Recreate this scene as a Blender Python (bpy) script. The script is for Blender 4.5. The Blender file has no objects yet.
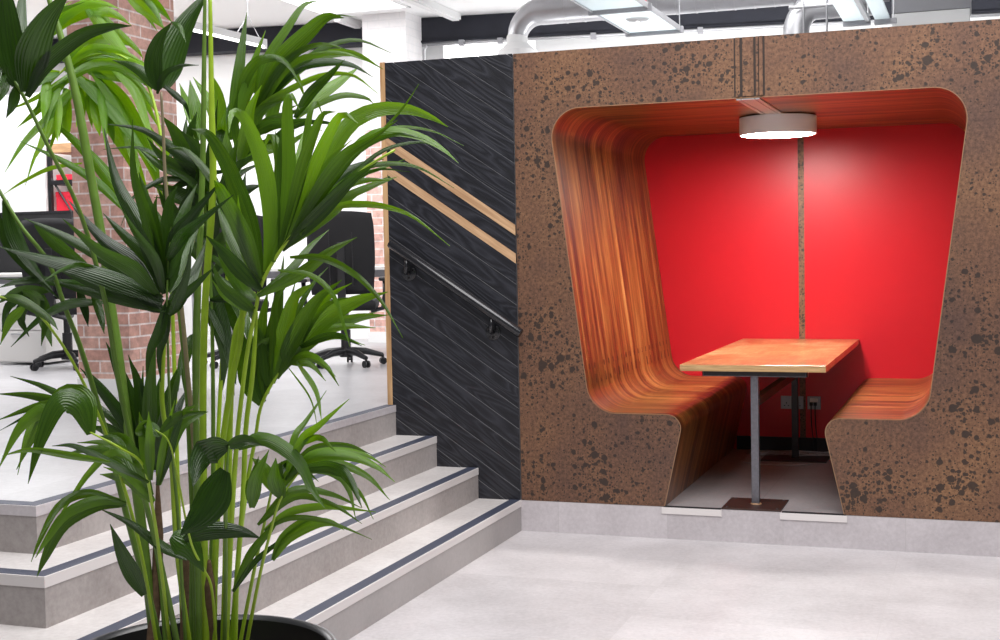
import bpy, bmesh, math, random
from mathutils import Vector, Matrix
random.seed(7)
C = bpy.context.scene.collection
SC = bpy.context.scene
PI = math.pi

# ------------------------------------------------------------------ helpers
def link(name, me, mats, parent=None, smooth=False):
    o = bpy.data.objects.new(name, me); C.objects.link(o)
    for m in (mats if isinstance(mats, (list, tuple)) else [mats]): me.materials.append(m)
    if smooth:
        for p in me.polygons: p.use_smooth = True
    if parent is not None: o.parent = parent
    return o
def tag(o, label=None, cat=None, group=None, kind=None):
    if label: o['label'] = label
    if cat: o['category'] = cat
    if group: o['group'] = group
    if kind: o['kind'] = kind
    return o
def empty(name, loc, label, cat, group=None, rz=0):
    o = bpy.data.objects.new(name, None); C.objects.link(o); o.location = loc; o.rotation_euler = (0, 0, rz)
    o.empty_display_size = .1
    return tag(o, label, cat, group)
class MB:
    """collects shapes into one mesh; keep = points given in world space, parent offset removed at build"""
    def __init__(s): s.bm = bmesh.new()
    def box(s, a, b, bev=0.0):
        x0, x1 = sorted((a[0], b[0])); y0, y1 = sorted((a[1], b[1])); z0, z1 = sorted((a[2], b[2]))
        vs = [s.bm.verts.new(p) for p in ((x0,y0,z0),(x1,y0,z0),(x1,y1,z0),(x0,y1,z0),(x0,y0,z1),(x1,y0,z1),(x1,y1,z1),(x0,y1,z1))]
        fs = [s.bm.faces.new([vs[i] for i in q]) for q in ((3,2,1,0),(4,5,6,7),(0,1,5,4),(1,2,6,5),(2,3,7,6),(3,0,4,7))]
        if bev > 0:
            es = list({e for f in fs for e in f.edges})
            bmesh.ops.bevel(s.bm, geom=es, offset=bev, segments=2, profile=.5, affect='EDGES')
        return s
    def hexa(s, p):
        vs = [s.bm.verts.new(q) for q in p]
        for q in ((3,2,1,0),(4,5,6,7),(0,1,5,4),(1,2,6,5),(2,3,7,6),(3,0,4,7)): s.bm.faces.new([vs[i] for i in q])
        return s
    def prism(s, pts, off):
        """polygon (3-D points) extruded by vector off"""
        a = [s.bm.verts.new(p) for p in pts]; b = [s.bm.verts.new(Vector(p) + Vector(off)) for p in pts]
        s.bm.faces.new(a); s.bm.faces.new(b[::-1]); n = len(pts)
        for i in range(n): s.bm.faces.new((a[(i+1) % n], a[i], b[i], b[(i+1) % n]))
        return s
    def tube(s, pts, r, seg=10, caps=True, sq=False):
        pts = [Vector(p) for p in pts]; n = len(pts)
        rs = r if isinstance(r, (list, tuple)) else [r] * n
        rings = []; prev = None
        for i, p in enumerate(pts):
            t = (pts[min(i+1, n-1)] - pts[max(i-1, 0)]).normalized()
            if prev is None:
                u = t.cross(Vector((0, 0, 1)))
                if u.length < 1e-3: u = t.cross(Vector((0, 1, 0)))
            else: u = prev - t * prev.dot(t)
            u.normalize(); v = t.cross(u); prev = u
            rings.append([s.bm.verts.new(p + (u * math.cos(2*PI*k/seg) + v * math.sin(2*PI*k/seg)) * rs[i]) for k in range(seg)])
        for a, b in zip(rings, rings[1:]):
            for k in range(seg): s.bm.faces.new((a[k], a[(k+1) % seg], b[(k+1) % seg], b[k]))
        if caps: s.bm.faces.new(rings[0][::-1]); s.bm.faces.new(rings[-1])
        return s
    def lathe(s, prof, c, axis='z', seg=32, closed=False):
        """prof = [(r, h)...] revolved about an axis through c"""
        rings = []
        for r, h in prof:
            ring = []
            for k in range(seg):
                a = 2*PI*k/seg; x, y = r*math.cos(a), r*math.sin(a)
                q = (x, y, h) if axis == 'z' else ((x, h, y) if axis == 'y' else (h, x, y))
                ring.append(s.bm.verts.new((c[0]+q[0], c[1]+q[1], c[2]+q[2])))
            rings.append(ring)
        for a, b in zip(rings, rings[1:]):
            for k in range(seg): s.bm.faces.new((a[k], a[(k+1) % seg], b[(k+1) % seg], b[k]))
        if not closed:
            s.bm.faces.new(rings[0][::-1]); s.bm.faces.new(rings[-1])
        else:
            a, b = rings[-1], rings[0]
            for k in range(seg): s.bm.faces.new((a[k], a[(k+1) % seg], b[(k+1) % seg], b[k]))
        return s
    def grid(s, P, uv=None):
        """P[i][j] points to a sheet"""
        V = [[s.bm.verts.new(p) for p in row] for row in P]
        for i in range(len(V)-1):
            for j in range(len(V[0])-1): s.bm.faces.new((V[i][j], V[i+1][j], V[i+1][j+1], V[i][j+1]))
        return s
    def build(s, name, mats, parent=None, smooth=False, local=False, angle=None):
        bmesh.ops.recalc_face_normals(s.bm, faces=s.bm.faces[:])
        if parent is not None and not local:
            bmesh.ops.translate(s.bm, verts=s.bm.verts[:], vec=-world_of(parent))
        me = bpy.data.meshes.new(name); s.bm.to_mesh(me); s.bm.free()
        o = link(name, me, mats, parent, smooth)
        if angle is not None:
            for p in me.polygons: p.use_smooth = True
            me.set_sharp_from_angle(angle=math.radians(angle))
        return o
def world_of(o):
    v = Vector(o.location)
    while o.parent: o = o.parent; v += Vector(o.location)
    return v
def copy_tree(o, parent=None):
    c = o.copy(); C.objects.link(c); c.parent = parent
    for ch in list(o.children): copy_tree(ch, c)
    return c

# ---------------------------------------------------------------- materials
def newmat(name):
    m = bpy.data.materials.new(name); m.use_nodes = True
    nt = m.node_tree; b = nt.nodes['Principled BSDF']
    return m, nt, b
def nd(nt, t, **kw):
    n = nt.nodes.new(t)
    for k, v in kw.items():
        if k in n.inputs: n.inputs[k].default_value = v
        else: setattr(n, k, v)
    return n
def plain(name, col, rough=.5, metal=0, spec=.5, emit=None, es=0, bump=0, bscale=200, var=0.0):
    m, nt, b = newmat(name)
    b.inputs['Base Color'].default_value = (*col, 1); b.inputs['Roughness'].default_value = rough
    b.inputs['Metallic'].default_value = metal; b.inputs['Specular IOR Level'].default_value = spec
    if emit: b.inputs['Emission Color'].default_value = (*emit, 1); b.inputs['Emission Strength'].default_value = es
    if bump or var:
        tc = nd(nt, 'ShaderNodeTexCoord'); nz = nd(nt, 'ShaderNodeTexNoise', Scale=bscale, Detail=4.0)
        nt.links.new(tc.outputs['Object'], nz.inputs['Vector'])
        if bump:
            bp = nd(nt, 'ShaderNodeBump', Strength=bump, Distance=.002)
            nt.links.new(nz.outputs['Fac'], bp.inputs['Height']); nt.links.new(bp.outputs['Normal'], b.inputs['Normal'])
        if var:
            mx = nd(nt, 'ShaderNodeMix', data_type='RGBA'); mx.inputs['A'].default_value = (*[c*(1-var) for c in col], 1); mx.inputs['B'].default_value = (*[min(1, c*(1+var)) for c in col], 1)
            nt.links.new(nz.outputs['Fac'], mx.inputs['Factor']); nt.links.new(mx.outputs['Result'], b.inputs['Base Color'])
    return m
def ramp(nt, stops, interp='LINEAR'):
    r = nd(nt, 'ShaderNodeValToRGB'); cr = r.color_ramp; cr.interpolation = interp
    while len(cr.elements) < len(stops): cr.elements.new(.5)
    for e, (p, c) in zip(cr.elements, stops): e.position = p; e.color = (*c, 1) if len(c) == 3 else c
    return r
def math_(nt, op, a, b=None, c=None):
    n = nd(nt, 'ShaderNodeMath', operation=op)
    for i, v in enumerate((a, b, c)):
        if v is None: continue
        if isinstance(v, (int, float)): n.inputs[i].default_value = v
        else: nt.links.new(v, n.inputs[i])
    return n.outputs[0]
def mixc(nt, f, a, b, blend='MIX'):
    n = nd(nt, 'ShaderNodeMix', data_type='RGBA', blend_type=blend)
    for k, v in (('Factor', f), ('A', a), ('B', b)):
        s = n.inputs[k] if k == 'Factor' else [i for i in n.inputs if i.name == k and i.type == 'RGBA'][0]
        if k == 'Factor': s = [i for i in n.inputs if i.name == 'Factor' and i.type == 'VALUE'][0]
        if isinstance(v, (int, float)): s.default_value = v
        elif isinstance(v, tuple): s.default_value = (*v, 1)
        else: nt.links.new(v, s)
    return [o for o in n.outputs if o.type == 'RGBA'][0]
def coords(nt, scale=(1, 1, 1), src='Object', rot=(0, 0, 0), loc=(0, 0, 0)):
    tc = nd(nt, 'ShaderNodeTexCoord'); mp = nd(nt, 'ShaderNodeMapping')
    mp.inputs['Scale'].default_value = scale; mp.inputs['Rotation'].default_value = rot; mp.inputs['Location'].default_value = loc
    nt.links.new(tc.outputs[src], mp.inputs['Vector']); return mp.outputs['Vector']
def bumpn(nt, b, h, st=.3, dist=.002):
    n = nd(nt, 'ShaderNodeBump', Strength=st, Distance=dist)
    nt.links.new(h, n.inputs['Height']); nt.links.new(n.outputs['Normal'], b.inputs['Normal'])

def copper_mat():
    m, nt, b = newmat('patinated_copper'); L = nt.links
    v = coords(nt)
    nz = nd(nt, 'ShaderNodeTexNoise', Scale=1.6, Detail=5.0, Roughness=.6); L.new(v, nz.inputs['Vector'])
    nf = nd(nt, 'ShaderNodeTexNoise', Scale=60.0, Detail=6.0, Roughness=.7); L.new(v, nf.inputs['Vector'])
    base = ramp(nt, [(.30, (.110, .061, .049)), (.5, (.192, .097, .058)), (.70, (.275, .142, .073))]); L.new(nz.outputs['Fac'], base.inputs['Fac'])
    fine = ramp(nt, [(.36, (.52, .52, .54)), (.62, (1.18, 1.18, 1.16))]); L.new(nf.outputs['Fac'], fine.inputs['Fac'])
    col = mixc(nt, 1.0, base.outputs['Color'], fine.outputs['Color'], 'MULTIPLY')
    # distorted coordinates for irregular blots
    dn = nd(nt, 'ShaderNodeTexNoise', Scale=38.0, Detail=2.0); L.new(v, dn.inputs['Vector'])
    add = nd(nt, 'ShaderNodeVectorMath', operation='MULTIPLY_ADD'); L.new(dn.outputs['Color'], add.inputs[0]); add.inputs[1].default_value = (.017,)*3; L.new(v, add.inputs[2])
    sp_ = nd(nt, 'ShaderNodeSeparateXYZ'); L.new(add.outputs[0], sp_.inputs[0]); flat = nd(nt, 'ShaderNodeCombineXYZ')
    L.new(math_(nt, 'ADD', sp_.outputs[0], math_(nt, 'MULTIPLY', sp_.outputs[1], .7)), flat.inputs[0]); L.new(sp_.outputs[2], flat.inputs[1])
    cl = nd(nt, 'ShaderNodeTexNoise', Scale=3.2, Detail=3.0); L.new(v, cl.inputs['Vector'])
    tot = None
    for sc, r0, keep in ((9.0, .50, .72), (17.0, .52, .56), (34.0, .50, .46), (75.0, .45, .42)):
        vo = nd(nt, 'ShaderNodeTexVoronoi', Scale=sc, voronoi_dimensions='2D'); L.new(flat.outputs[0], vo.inputs['Vector'])
        sep = nd(nt, 'ShaderNodeSeparateColor'); L.new(vo.outputs['Color'], sep.inputs['Color'])
        # radius by cell, thinned out by a slow noise so blots gather in patches
        rad = math_(nt, 'MULTIPLY', math_(nt, 'SUBTRACT', math_(nt, 'ADD', sep.outputs[0], math_(nt, 'MULTIPLY', cl.outputs['Fac'], 1.7)), keep + .86), r0 * 1.25)
        d = math_(nt, 'SUBTRACT', rad, vo.outputs['Distance'])
        f = math_(nt, 'MULTIPLY', math_(nt, 'ADD', d, .01), 16.0)
        n = nd(nt, 'ShaderNodeClamp'); L.new(f, n.inputs['Value'])
        tot = n.outputs[0] if tot is None else math_(nt, 'MAXIMUM', tot, n.outputs[0])
    col = mixc(nt, math_(nt, 'MULTIPLY', tot, .88), col, (.030, .022, .019))
    L.new(col, b.inputs['Base Color'])
    b.inputs['Metallic'].default_value = .25
    rr = math_(nt, 'MULTIPLY_ADD', nf.outputs['Fac'], .25, .38); L.new(rr, b.inputs['Roughness'])
    bumpn(nt, b, nf.outputs['Fac'], .12)
    return m
def lining_mat():
    m, nt, b = newmat('zebrano_plywood'); L = nt.links
    tc = nd(nt, 'ShaderNodeTexCoord')
    def stretched(sx, sy, sc, det=5.0, rough=.6, dist=0.0):
        mp = nd(nt, 'ShaderNodeMapping'); mp.inputs['Scale'].default_value = (sx, sy, 1); L.new(tc.outputs['UV'], mp.inputs['Vector'])
        n = nd(nt, 'ShaderNodeTexNoise', Scale=sc, Detail=det, Roughness=rough, Distortion=dist); L.new(mp.outputs['Vector'], n.inputs['Vector']); return n.outputs['Fac']
    a = stretched(.30, 5.0, 2.2, 5, .62, .3); f = stretched(1.0, 42, 1.6, 4, .6); big = stretched(.5, 1.2, 2.0, 3)
    t = math_(nt, 'ADD', math_(nt, 'MULTIPLY', a, .62), math_(nt, 'ADD', math_(nt, 'MULTIPLY', f, .30), math_(nt, 'MULTIPLY', big, .14)))
    r = ramp(nt, [(.39, (.017, .005, .002)), (.46, (.066, .018, .005)), (.53, (.185, .060, .012)), (.60, (.33, .135, .032)), (.68, (.52, .27, .09))]); L.new(t, r.inputs['Fac'])
    # saw-kerf ticks just above the bend into the seat, on both backs
    sep = nd(nt, 'ShaderNodeSeparateXYZ'); L.new(tc.outputs['UV'], sep.inputs[0])
    tick = math_(nt, 'LESS_THAN', math_(nt, 'PINGPONG', sep.outputs[1], .05), .013)
    n2 = stretched(7, 9, 1.0, 2); keep = math_(nt, 'GREATER_THAN', n2, .42)
    def rng(lo, hi): return math_(nt, 'MULTIPLY', math_(nt, 'GREATER_THAN', sep.outputs[0], lo), math_(nt, 'LESS_THAN', sep.outputs[0], hi))
    band = math_(nt, 'MAXIMUM', rng(KERF0, KERF0 + .05), rng(KERF0 + .085, KERF0 + .115))
    k = math_(nt, 'MULTIPLY', math_(nt, 'MULTIPLY', tick, keep), band)
    L.new(mixc(nt, math_(nt, 'MULTIPLY', k, .92), r.outputs['Color'], (.03, .012, .006)), b.inputs['Base Color'])
    b.inputs['Roughness'].default_value = .36; b.inputs['Coat Weight'].default_value = .25; b.inputs['Coat Roughness'].default_value = .18
    bumpn(nt, b, f, .06)
    return m
def wood_mat(name, lo, hi, axis=(1, 14, 14), sc=2.0, rough=.4, coat=0.0, rot=(0, 0, 0), bump=.1, stops=(.36, .64)):
    m, nt, b = newmat(name); L = nt.links
    v0 = coords(nt, rot=rot); mp0 = nd(nt, 'ShaderNodeMapping'); mp0.inputs['Scale'].default_value = axis; L.new(v0, mp0.inputs['Vector']); v = mp0.outputs['Vector']
    n = nd(nt, 'ShaderNodeTexNoise', Scale=sc, Detail=6.0, Roughness=.6, Distortion=.4); L.new(v, n.inputs['Vector'])
    r = ramp(nt, [(stops[0], lo), (stops[1], hi)]); L.new(n.outputs['Fac'], r.inputs['Fac']); L.new(r.outputs['Color'], b.inputs['Base Color'])
    b.inputs['Roughness'].default_value = rough; b.inputs['Coat Weight'].default_value = coat; b.inputs['Coat Roughness'].default_value = .2
    if bump: bumpn(nt, b, n.outputs['Fac'], bump)
    return m
def charred_mat():
    m, nt, b = newmat('charred_oak'); L = nt.links
    v = coords(nt, (1, 1, 1), rot=(0, -PLANK_A, 0))
    # cathedral figure: stretched rings that change from board to board
    geo = nd(nt, 'ShaderNodeNewGeometry'); off = nd(nt, 'ShaderNodeVectorMath', operation='MULTIPLY_ADD')
    L.new(geo.outputs['Random Per Island'], off.inputs[0]); off.inputs[1].default_value = (7.3, 3.1, 5.7); L.new(v, off.inputs[2])
    mp = nd(nt, 'ShaderNodeMapping'); mp.inputs['Scale'].default_value = (.9, 1, 5.5); L.new(off.outputs[0], mp.inputs['Vector'])
    n1 = nd(nt, 'ShaderNodeTexNoise', Scale=1.5, Detail=2.0, Distortion=.3); L.new(mp.outputs['Vector'], n1.inputs['Vector'])
    rings = math_(nt, 'PINGPONG', math_(nt, 'MULTIPLY', n1.outputs['Fac'], 22.0), 1.0)
    mp2 = nd(nt, 'ShaderNodeMapping'); mp2.inputs['Scale'].default_value = (4, 4, 120); L.new(off.outputs[0], mp2.inputs['Vector'])
    n2 = nd(nt, 'ShaderNodeTexNoise', Scale=2.0, Detail=5.0, Roughness=.7); L.new(mp2.outputs['Vector'], n2.inputs['Vector'])
    h = math_(nt, 'ADD', math_(nt, 'MULTIPLY', rings, .55), math_(nt, 'MULTIPLY', n2.outputs['Fac'], .6))
    r = ramp(nt, [(.25, (.007, .007, .010)), (.6, (.014, .0145, .020)), (.9, (.030, .031, .040))]); L.new(h, r.inputs['Fac']); L.new(r.outputs['Color'], b.inputs['Base Color'])
    b.inputs['Roughness'].default_value = .42; b.inputs['Specular IOR Level'].default_value = .5
    bumpn(nt, b, h, .5, .0025)
    return m
def tile_mat(name, lo, hi, size=(.9, .45), joint=.0015, jcol=(.42, .4, .4), rough=.4, plane='xy', off=(0, 0)):
    """stone-look vinyl tiles; plane picks which two axes carry the joints"""
    m, nt, b = newmat(name); L = nt.links
    v = coords(nt)
    n1 = nd(nt, 'ShaderNodeTexNoise', Scale=2.2, Detail=7.0, Roughness=.65); L.new(v, n1.inputs['Vector'])
    n2 = nd(nt, 'ShaderNodeTexNoise', Scale=45.0, Detail=5.0, Roughness=.7); L.new(v, n2.inputs['Vector'])
    sep = nd(nt, 'ShaderNodeSeparateXYZ'); L.new(v, sep.inputs[0])
    ax = {'x': 0, 'y': 1, 'z': 2}
    cells = []; lines = []
    for i, c in enumerate(plane):
        q = math_(nt, 'DIVIDE', math_(nt, 'ADD', sep.outputs[ax[c]], off[i] + 50 * size[i]), size[i])
        fr = math_(nt, 'FRACT', q); cells.append(math_(nt, 'FLOOR', q))
        w = joint / size[i]
        lines.append(math_(nt, 'MAXIMUM', math_(nt, 'LESS_THAN', fr, w), math_(nt, 'GREATER_THAN', fr, 1 - w)))
    comb = nd(nt, 'ShaderNodeCombineXYZ')
    for i, c in enumerate(cells): L.new(c, comb.inputs[i])
    wn = nd(nt, 'ShaderNodeTexWhiteNoise'); L.new(comb.outputs[0], wn.inputs['Vector'])
    t = math_(nt, 'ADD', math_(nt, 'MULTIPLY', n1.outputs['Fac'], .55), math_(nt, 'ADD', math_(nt, 'MULTIPLY', n2.outputs['Fac'], .40), math_(nt, 'MULTIPLY', wn.outputs['Value'], .10)))
    r = ramp(nt, [(.36, lo), (.68, hi)]); L.new(t, r.inputs['Fac'])
    ln = lines[0] if len(lines) == 1 else math_(nt, 'MAXIMUM', lines[0], lines[1])
    L.new(mixc(nt, math_(nt, 'MULTIPLY', ln, .55), r.outputs['Color'], jcol), b.inputs['Base Color'])
    b.inputs['Roughness'].default_value = rough
    bumpn(nt, b, n2.outputs['Fac'], .06)
    return m
def brick_mat(name, c1, c2, mortar, lo=.6, hi=1.25):
    m, nt, b = newmat(name); L = nt.links
    tc = nd(nt, 'ShaderNodeTexCoord'); sep = nd(nt, 'ShaderNodeSeparateXYZ'); L.new(tc.outputs['Object'], sep.inputs[0])
    comb = nd(nt, 'ShaderNodeCombineXYZ'); L.new(math_(nt, 'ADD', sep.outputs[0], sep.outputs[1]), comb.inputs[0]); L.new(sep.outputs[2], comb.inputs[1])
    br = nd(nt, 'ShaderNodeTexBrick', Scale=1.0); L.new(comb.outputs[0], br.inputs['Vector'])
    br.inputs['Brick Width'].default_value = .225; br.inputs['Row Height'].default_value = .075; br.inputs['Mortar Size'].default_value = .006; br.inputs['Mortar Smooth'].default_value = .2; br.inputs['Bias'].default_value = 0
    br.inputs['Color1'].default_value = (*c1, 1); br.inputs['Color2'].default_value = (*c2, 1); br.inputs['Mortar'].default_value = (*mortar, 1)
    n = nd(nt, 'ShaderNodeTexNoise', Scale=14.0, Detail=6.0, Roughness=.7); L.new(tc.outputs['Object'], n.inputs['Vector'])
    rr = ramp(nt, [(.3, (lo, lo, lo*1.02)), (.7, (hi, hi*.97, hi*.97))]); L.new(n.outputs['Fac'], rr.inputs['Fac'])
    L.new(mixc(nt, 1.0, br.outputs['Color'], rr.outputs['Color'], 'MULTIPLY'), b.inputs['Base Color'])
    b.inputs['Roughness'].default_value = .85
    bumpn(nt, b, math_(nt, 'SUBTRACT', n.outputs['Fac'], math_(nt, 'MULTIPLY', br.outputs['Fac'], 1.5)), .4, .004)
    return m
LAMP = 94.0; WORLD = .12; EXPO = 0.3
AREAS = [('hall_skylight', (1.8, -3.6, 5.2), (1.6, -2.6, 0), (5, 5), 430, (1, .985, .985)), ('office_light_one', (-4.6, 2.2, 3.75), (-4.6, 2.2, 0), (3, 3), 205), ('rear_wall_fill', (1.2, 4.6, 2.75), (.9, 6.2, 3.3), (5, .5), 55), ('office_light_three', (.6, 2.9, 3.75), (.6, 2.9, 0), (1.6, 1.2), 28)]  # lamp low behind the booth is an unseen fill added to whiten rear wall
PLANK_A = .5934; KERF0 = 1.0; KERF1 = 1.1
# ================================================================== geometry
RS = .17                       # one riser; booth floor = 1 riser, office floor = 4
UP = 4 * RS
TR = .246                      # tread
H = 2.605                      # top of booth and cladding wall
D = 2.10                       # depth of the booth
CX = 1.268                     # booth axis
PLANK_A = math.radians(34)

def fillet(pts, rad, n=14):
    out = [Vector(pts[0])]
    for i in range(1, len(pts)-1):
        p, a, b = Vector(pts[i]), Vector(pts[i-1]), Vector(pts[i+1])
        d1, d2 = (a-p).normalized(), (b-p).normalized(); ang = d1.angle(d2); r = rad[i-1]
        t = r / math.tan(ang/2); c = p + (d1+d2).normalized() * (r / math.sin(ang/2))
        s, e = p + d1*t - c, p + d2*t - c; th = s.angle(e)
        for k in range(n+1):
            f = k/n; out.append(c + (s*math.sin((1-f)*th) + e*math.sin(f*th)) / math.sin(th))
    out.append(Vector(pts[-1])); return out
half = [(.806, RS), (.917, .664), (.406, .664), (.194, 2.296)]
full = half + [(2*CX - x, z) for x, z in half[::-1]]
prof = fillet(full, [.075, .16, .155, .155, .16, .075])
def offset(pr, d):
    out = []
    for i, p in enumerate(pr):
        t = (pr[min(i+1, len(pr)-1)] - pr[max(i-1, 0)]).normalized()
        out.append(p + Vector((-t.y, t.x)) * d)     # left of travel = out of the booth
    return out
arc = [0]
for a, b in zip(prof, prof[1:]): arc.append(arc[-1] + (b-a).length)
KERF0 = next(s for s, p in zip(arc, prof) if s > .9 and p.y > .80); 

M = {}
M['copper'] = copper_mat(); M['lining'] = lining_mat(); M['char'] = charred_mat()
M['ply'] = plain('plywood_edge', (.30, .17, .09), .6)
M['gap'] = plain('plank_gap', (.17, .17, .18), .8)
M['oak'] = wood_mat('pale_oak', (.40, .23, .12), (.62, .40, .23), (1, 1, 18), 3, .5, rot=(0, -PLANK_A, 0))
M['oak_trim'] = wood_mat('oak_trim', (.40, .22, .10), (.58, .36, .18), (18, 18, 1), 2.5, .5)
M['red'] = plain('red_laminate', (.58, .008, .018), .38, spec=.5)
M['black'] = plain('black_paint', (.012, .012, .014), .5)
M['rail'] = plain('black_rail', (.012, .012, .015), .22, spec=.7)
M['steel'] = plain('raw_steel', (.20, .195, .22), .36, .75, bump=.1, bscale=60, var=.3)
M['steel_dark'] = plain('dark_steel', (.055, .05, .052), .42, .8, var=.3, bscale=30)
M['plate'] = plain('rusty_plate', (.06, .032, .026), .45, .4, var=.35, bscale=18)
M['sat'] = plain('satin_aluminium', (.55, .55, .57), .45, .6)
M['white'] = plain('white_paint', (.80, .80, .80), .6, bump=.05, bscale=40)
M['whitewall'] = plain('white_wall', (.92, .92, .92), .7)
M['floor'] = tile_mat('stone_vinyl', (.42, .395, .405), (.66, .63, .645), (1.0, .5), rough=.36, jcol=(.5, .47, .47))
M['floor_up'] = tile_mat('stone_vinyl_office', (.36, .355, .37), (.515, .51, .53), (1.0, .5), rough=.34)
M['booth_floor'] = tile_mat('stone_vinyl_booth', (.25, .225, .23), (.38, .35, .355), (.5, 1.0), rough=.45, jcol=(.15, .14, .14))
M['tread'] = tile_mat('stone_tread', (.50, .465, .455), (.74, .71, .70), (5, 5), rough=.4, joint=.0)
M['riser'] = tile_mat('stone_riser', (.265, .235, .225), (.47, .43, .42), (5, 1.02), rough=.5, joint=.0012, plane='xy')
M['plinth'] = tile_mat('stone_plinth', (.42, .385, .40), (.62, .58, .60), (.605, 5), rough=.45, plane='xy', off=(-.157, 0))
M['strip_dark'] = plain('nosing_grip', (.042, .050, .082), .55, bump=.3, bscale=300)
M['strip_white'] = plain('nosing_edge', (.72, .68, .67), .5)
M['lightlamp'] = plain('lamp_diffuser', (1, 1, 1), .4, emit=(1, .97, .93), es=LAMP)
M['lampbody'] = plain('lamp_body', (.82, .81, .83), .35)
M['socket'] = plain('brushed_plate', (.32, .31, .33), .4, .7)
M['socket_in'] = plain('socket_insert', (.30, .29, .31), .5)
M['cable'] = plain('grey_cable', (.42, .40, .42), .5)
M['brick'] = brick_mat('red_brick', (.48, .265, .215), (.60, .385, .32), (.70, .61, .585))
M['brick_pale'] = brick_mat('pale_brick', (.62, .36, .30), (.70, .46, .40), (.74, .68, .66))
M['brick_white'] = brick_mat('whitewashed_brick', (.84, .83, .83), (.86, .85, .85), (.80, .80, .80), .93, 1.03)
M['navy'] = plain('beam_steel', (.016, .017, .026), .8, .0, var=.3, bscale=8)
M['zinc'] = plain('galvanised_duct', (.49, .49, .51), .36, .8, var=.12, bscale=8)
def poly_mat():
    m, nt, b = newmat('frosted_panel'); b.inputs['Base Color'].default_value = (.84, .90, .92, 1); b.inputs['Roughness'].default_value = .3
    t = nd(nt, 'ShaderNodeBsdfTranslucent', Color=(.9, .96, .98, 1)); mx = nd(nt, 'ShaderNodeMixShader'); mx.inputs[0].default_value = .55
    nt.links.new(b.outputs[0], mx.inputs[1]); nt.links.new(t.outputs[0], mx.inputs[2]); nt.links.new(mx.outputs[0], nt.nodes['Material Output'].inputs['Surface']); return m
M['poly'] = poly_mat()
M['chairblk'] = plain('black_mesh_fabric', (.007, .007, .009), .75, bump=.3, bscale=400)
M['plasticblk'] = plain('black_plastic', (.016, .016, .019), .4)
M['desk'] = plain('white_desk', (.74, .72, .70), .4)
M['grey'] = plain('mid_grey', (.30, .30, .32), .5)
M['redbox'] = plain('red_box', (.75, .03, .06), .5); M['orangebox'] = plain('orange_box', (.85, .16, .02), .5)
M['timber'] = wood_mat('rough_board', (.36, .20, .10), (.55, .34, .18), (2, 14, 14), 3, .6)
M['frosted'] = plain('bright_window', (.9, .9, .9), .4, emit=(1, 1, 1), es=1.6)
M['skyl'] = plain('skylight_diffuser', (.9, .9, .9), .5, emit=(1, .99, 1), es=3.0)
M['tabletop'] = None

# ---- floors, stairs --------------------------------------------------------
FL = MB(); FL.box((-6.5, -9.5, -.12), (5.2, 0.0, 0)); tag(FL.build('floor', M['floor']), kind='structure')
b = MB(); b.prism([(-3*TR-.03, -.02, 0), (-3*TR-.03, -3.05, 0), (-9.5, -2.95, 0), (-9.5, 7, 0), (3.6, 7, 0), (3.6, D+.12, 0), (-.76, D+.12, 0), (-.76, -.02, 0)], (0, 0, UP))
tag(b.build('floor_upper', M['floor_up']), kind='structure')

stair = empty('staircase', (0, -3.85, 0), 'grey stone-look staircase of four steps with dark nosing strips turning a corner behind the palm', 'stairs')
ST = [(0, -3.853, RS), (-TR, -3.60, 2*RS), (-2*TR, -3.358, 3*RS), (-3*TR, -3.084, 4*RS)]
XL, SL = -6.4, .0              # how far the front flight runs off to the side
for i, (x, y, z) in enumerate(ST):
    back = -.004
    deep = .30 if i < 3 else .06
    nxt = ST[i+1] if i < 3 else (x-.06, y+.06, z)
    s = MB()                                             # tread: L-shaped slab following the corner
    s.prism([(x-.004, back, z-.03), (x-.004, y+.004, z-.03), (XL, y+.004, z-.03), (XL, nxt[1]+.02, z-.03), (nxt[0]-.02, nxt[1]+.02, z-.03), (nxt[0]-.02, back, z-.03)], (0, 0, .03))
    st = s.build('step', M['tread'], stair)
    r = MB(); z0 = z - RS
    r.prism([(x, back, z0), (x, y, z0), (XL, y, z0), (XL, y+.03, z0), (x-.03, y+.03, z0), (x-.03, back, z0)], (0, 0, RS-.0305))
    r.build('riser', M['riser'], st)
    e = MB(); e.prism([(x+.003, back, z-.036), (x+.003, y-.003, z-.036), (XL, y-.003, z-.036), (XL, y+.004, z-.036), (x-.004, y+.004, z-.036), (x-.004, back, z-.036)], (0, 0, .037))
    tag(e.build('nosing_edge', M['strip_white'] if i < 3 else M['plinth'], st), 'pale upright nosing edge')
    g = MB(); w0, w1 = .003, .062
    g.prism([(x-w0, back, z), (x-w0, y+w0, z), (XL, y+w0, z), (XL, y+w1, z), (x-w1, y+w1, z), (x-w1, back, z)], (0, 0, .0022))
    tag(g.build('nosing_strip', M['strip_dark'], st), 'dark grey-blue anti-slip strip')

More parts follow.
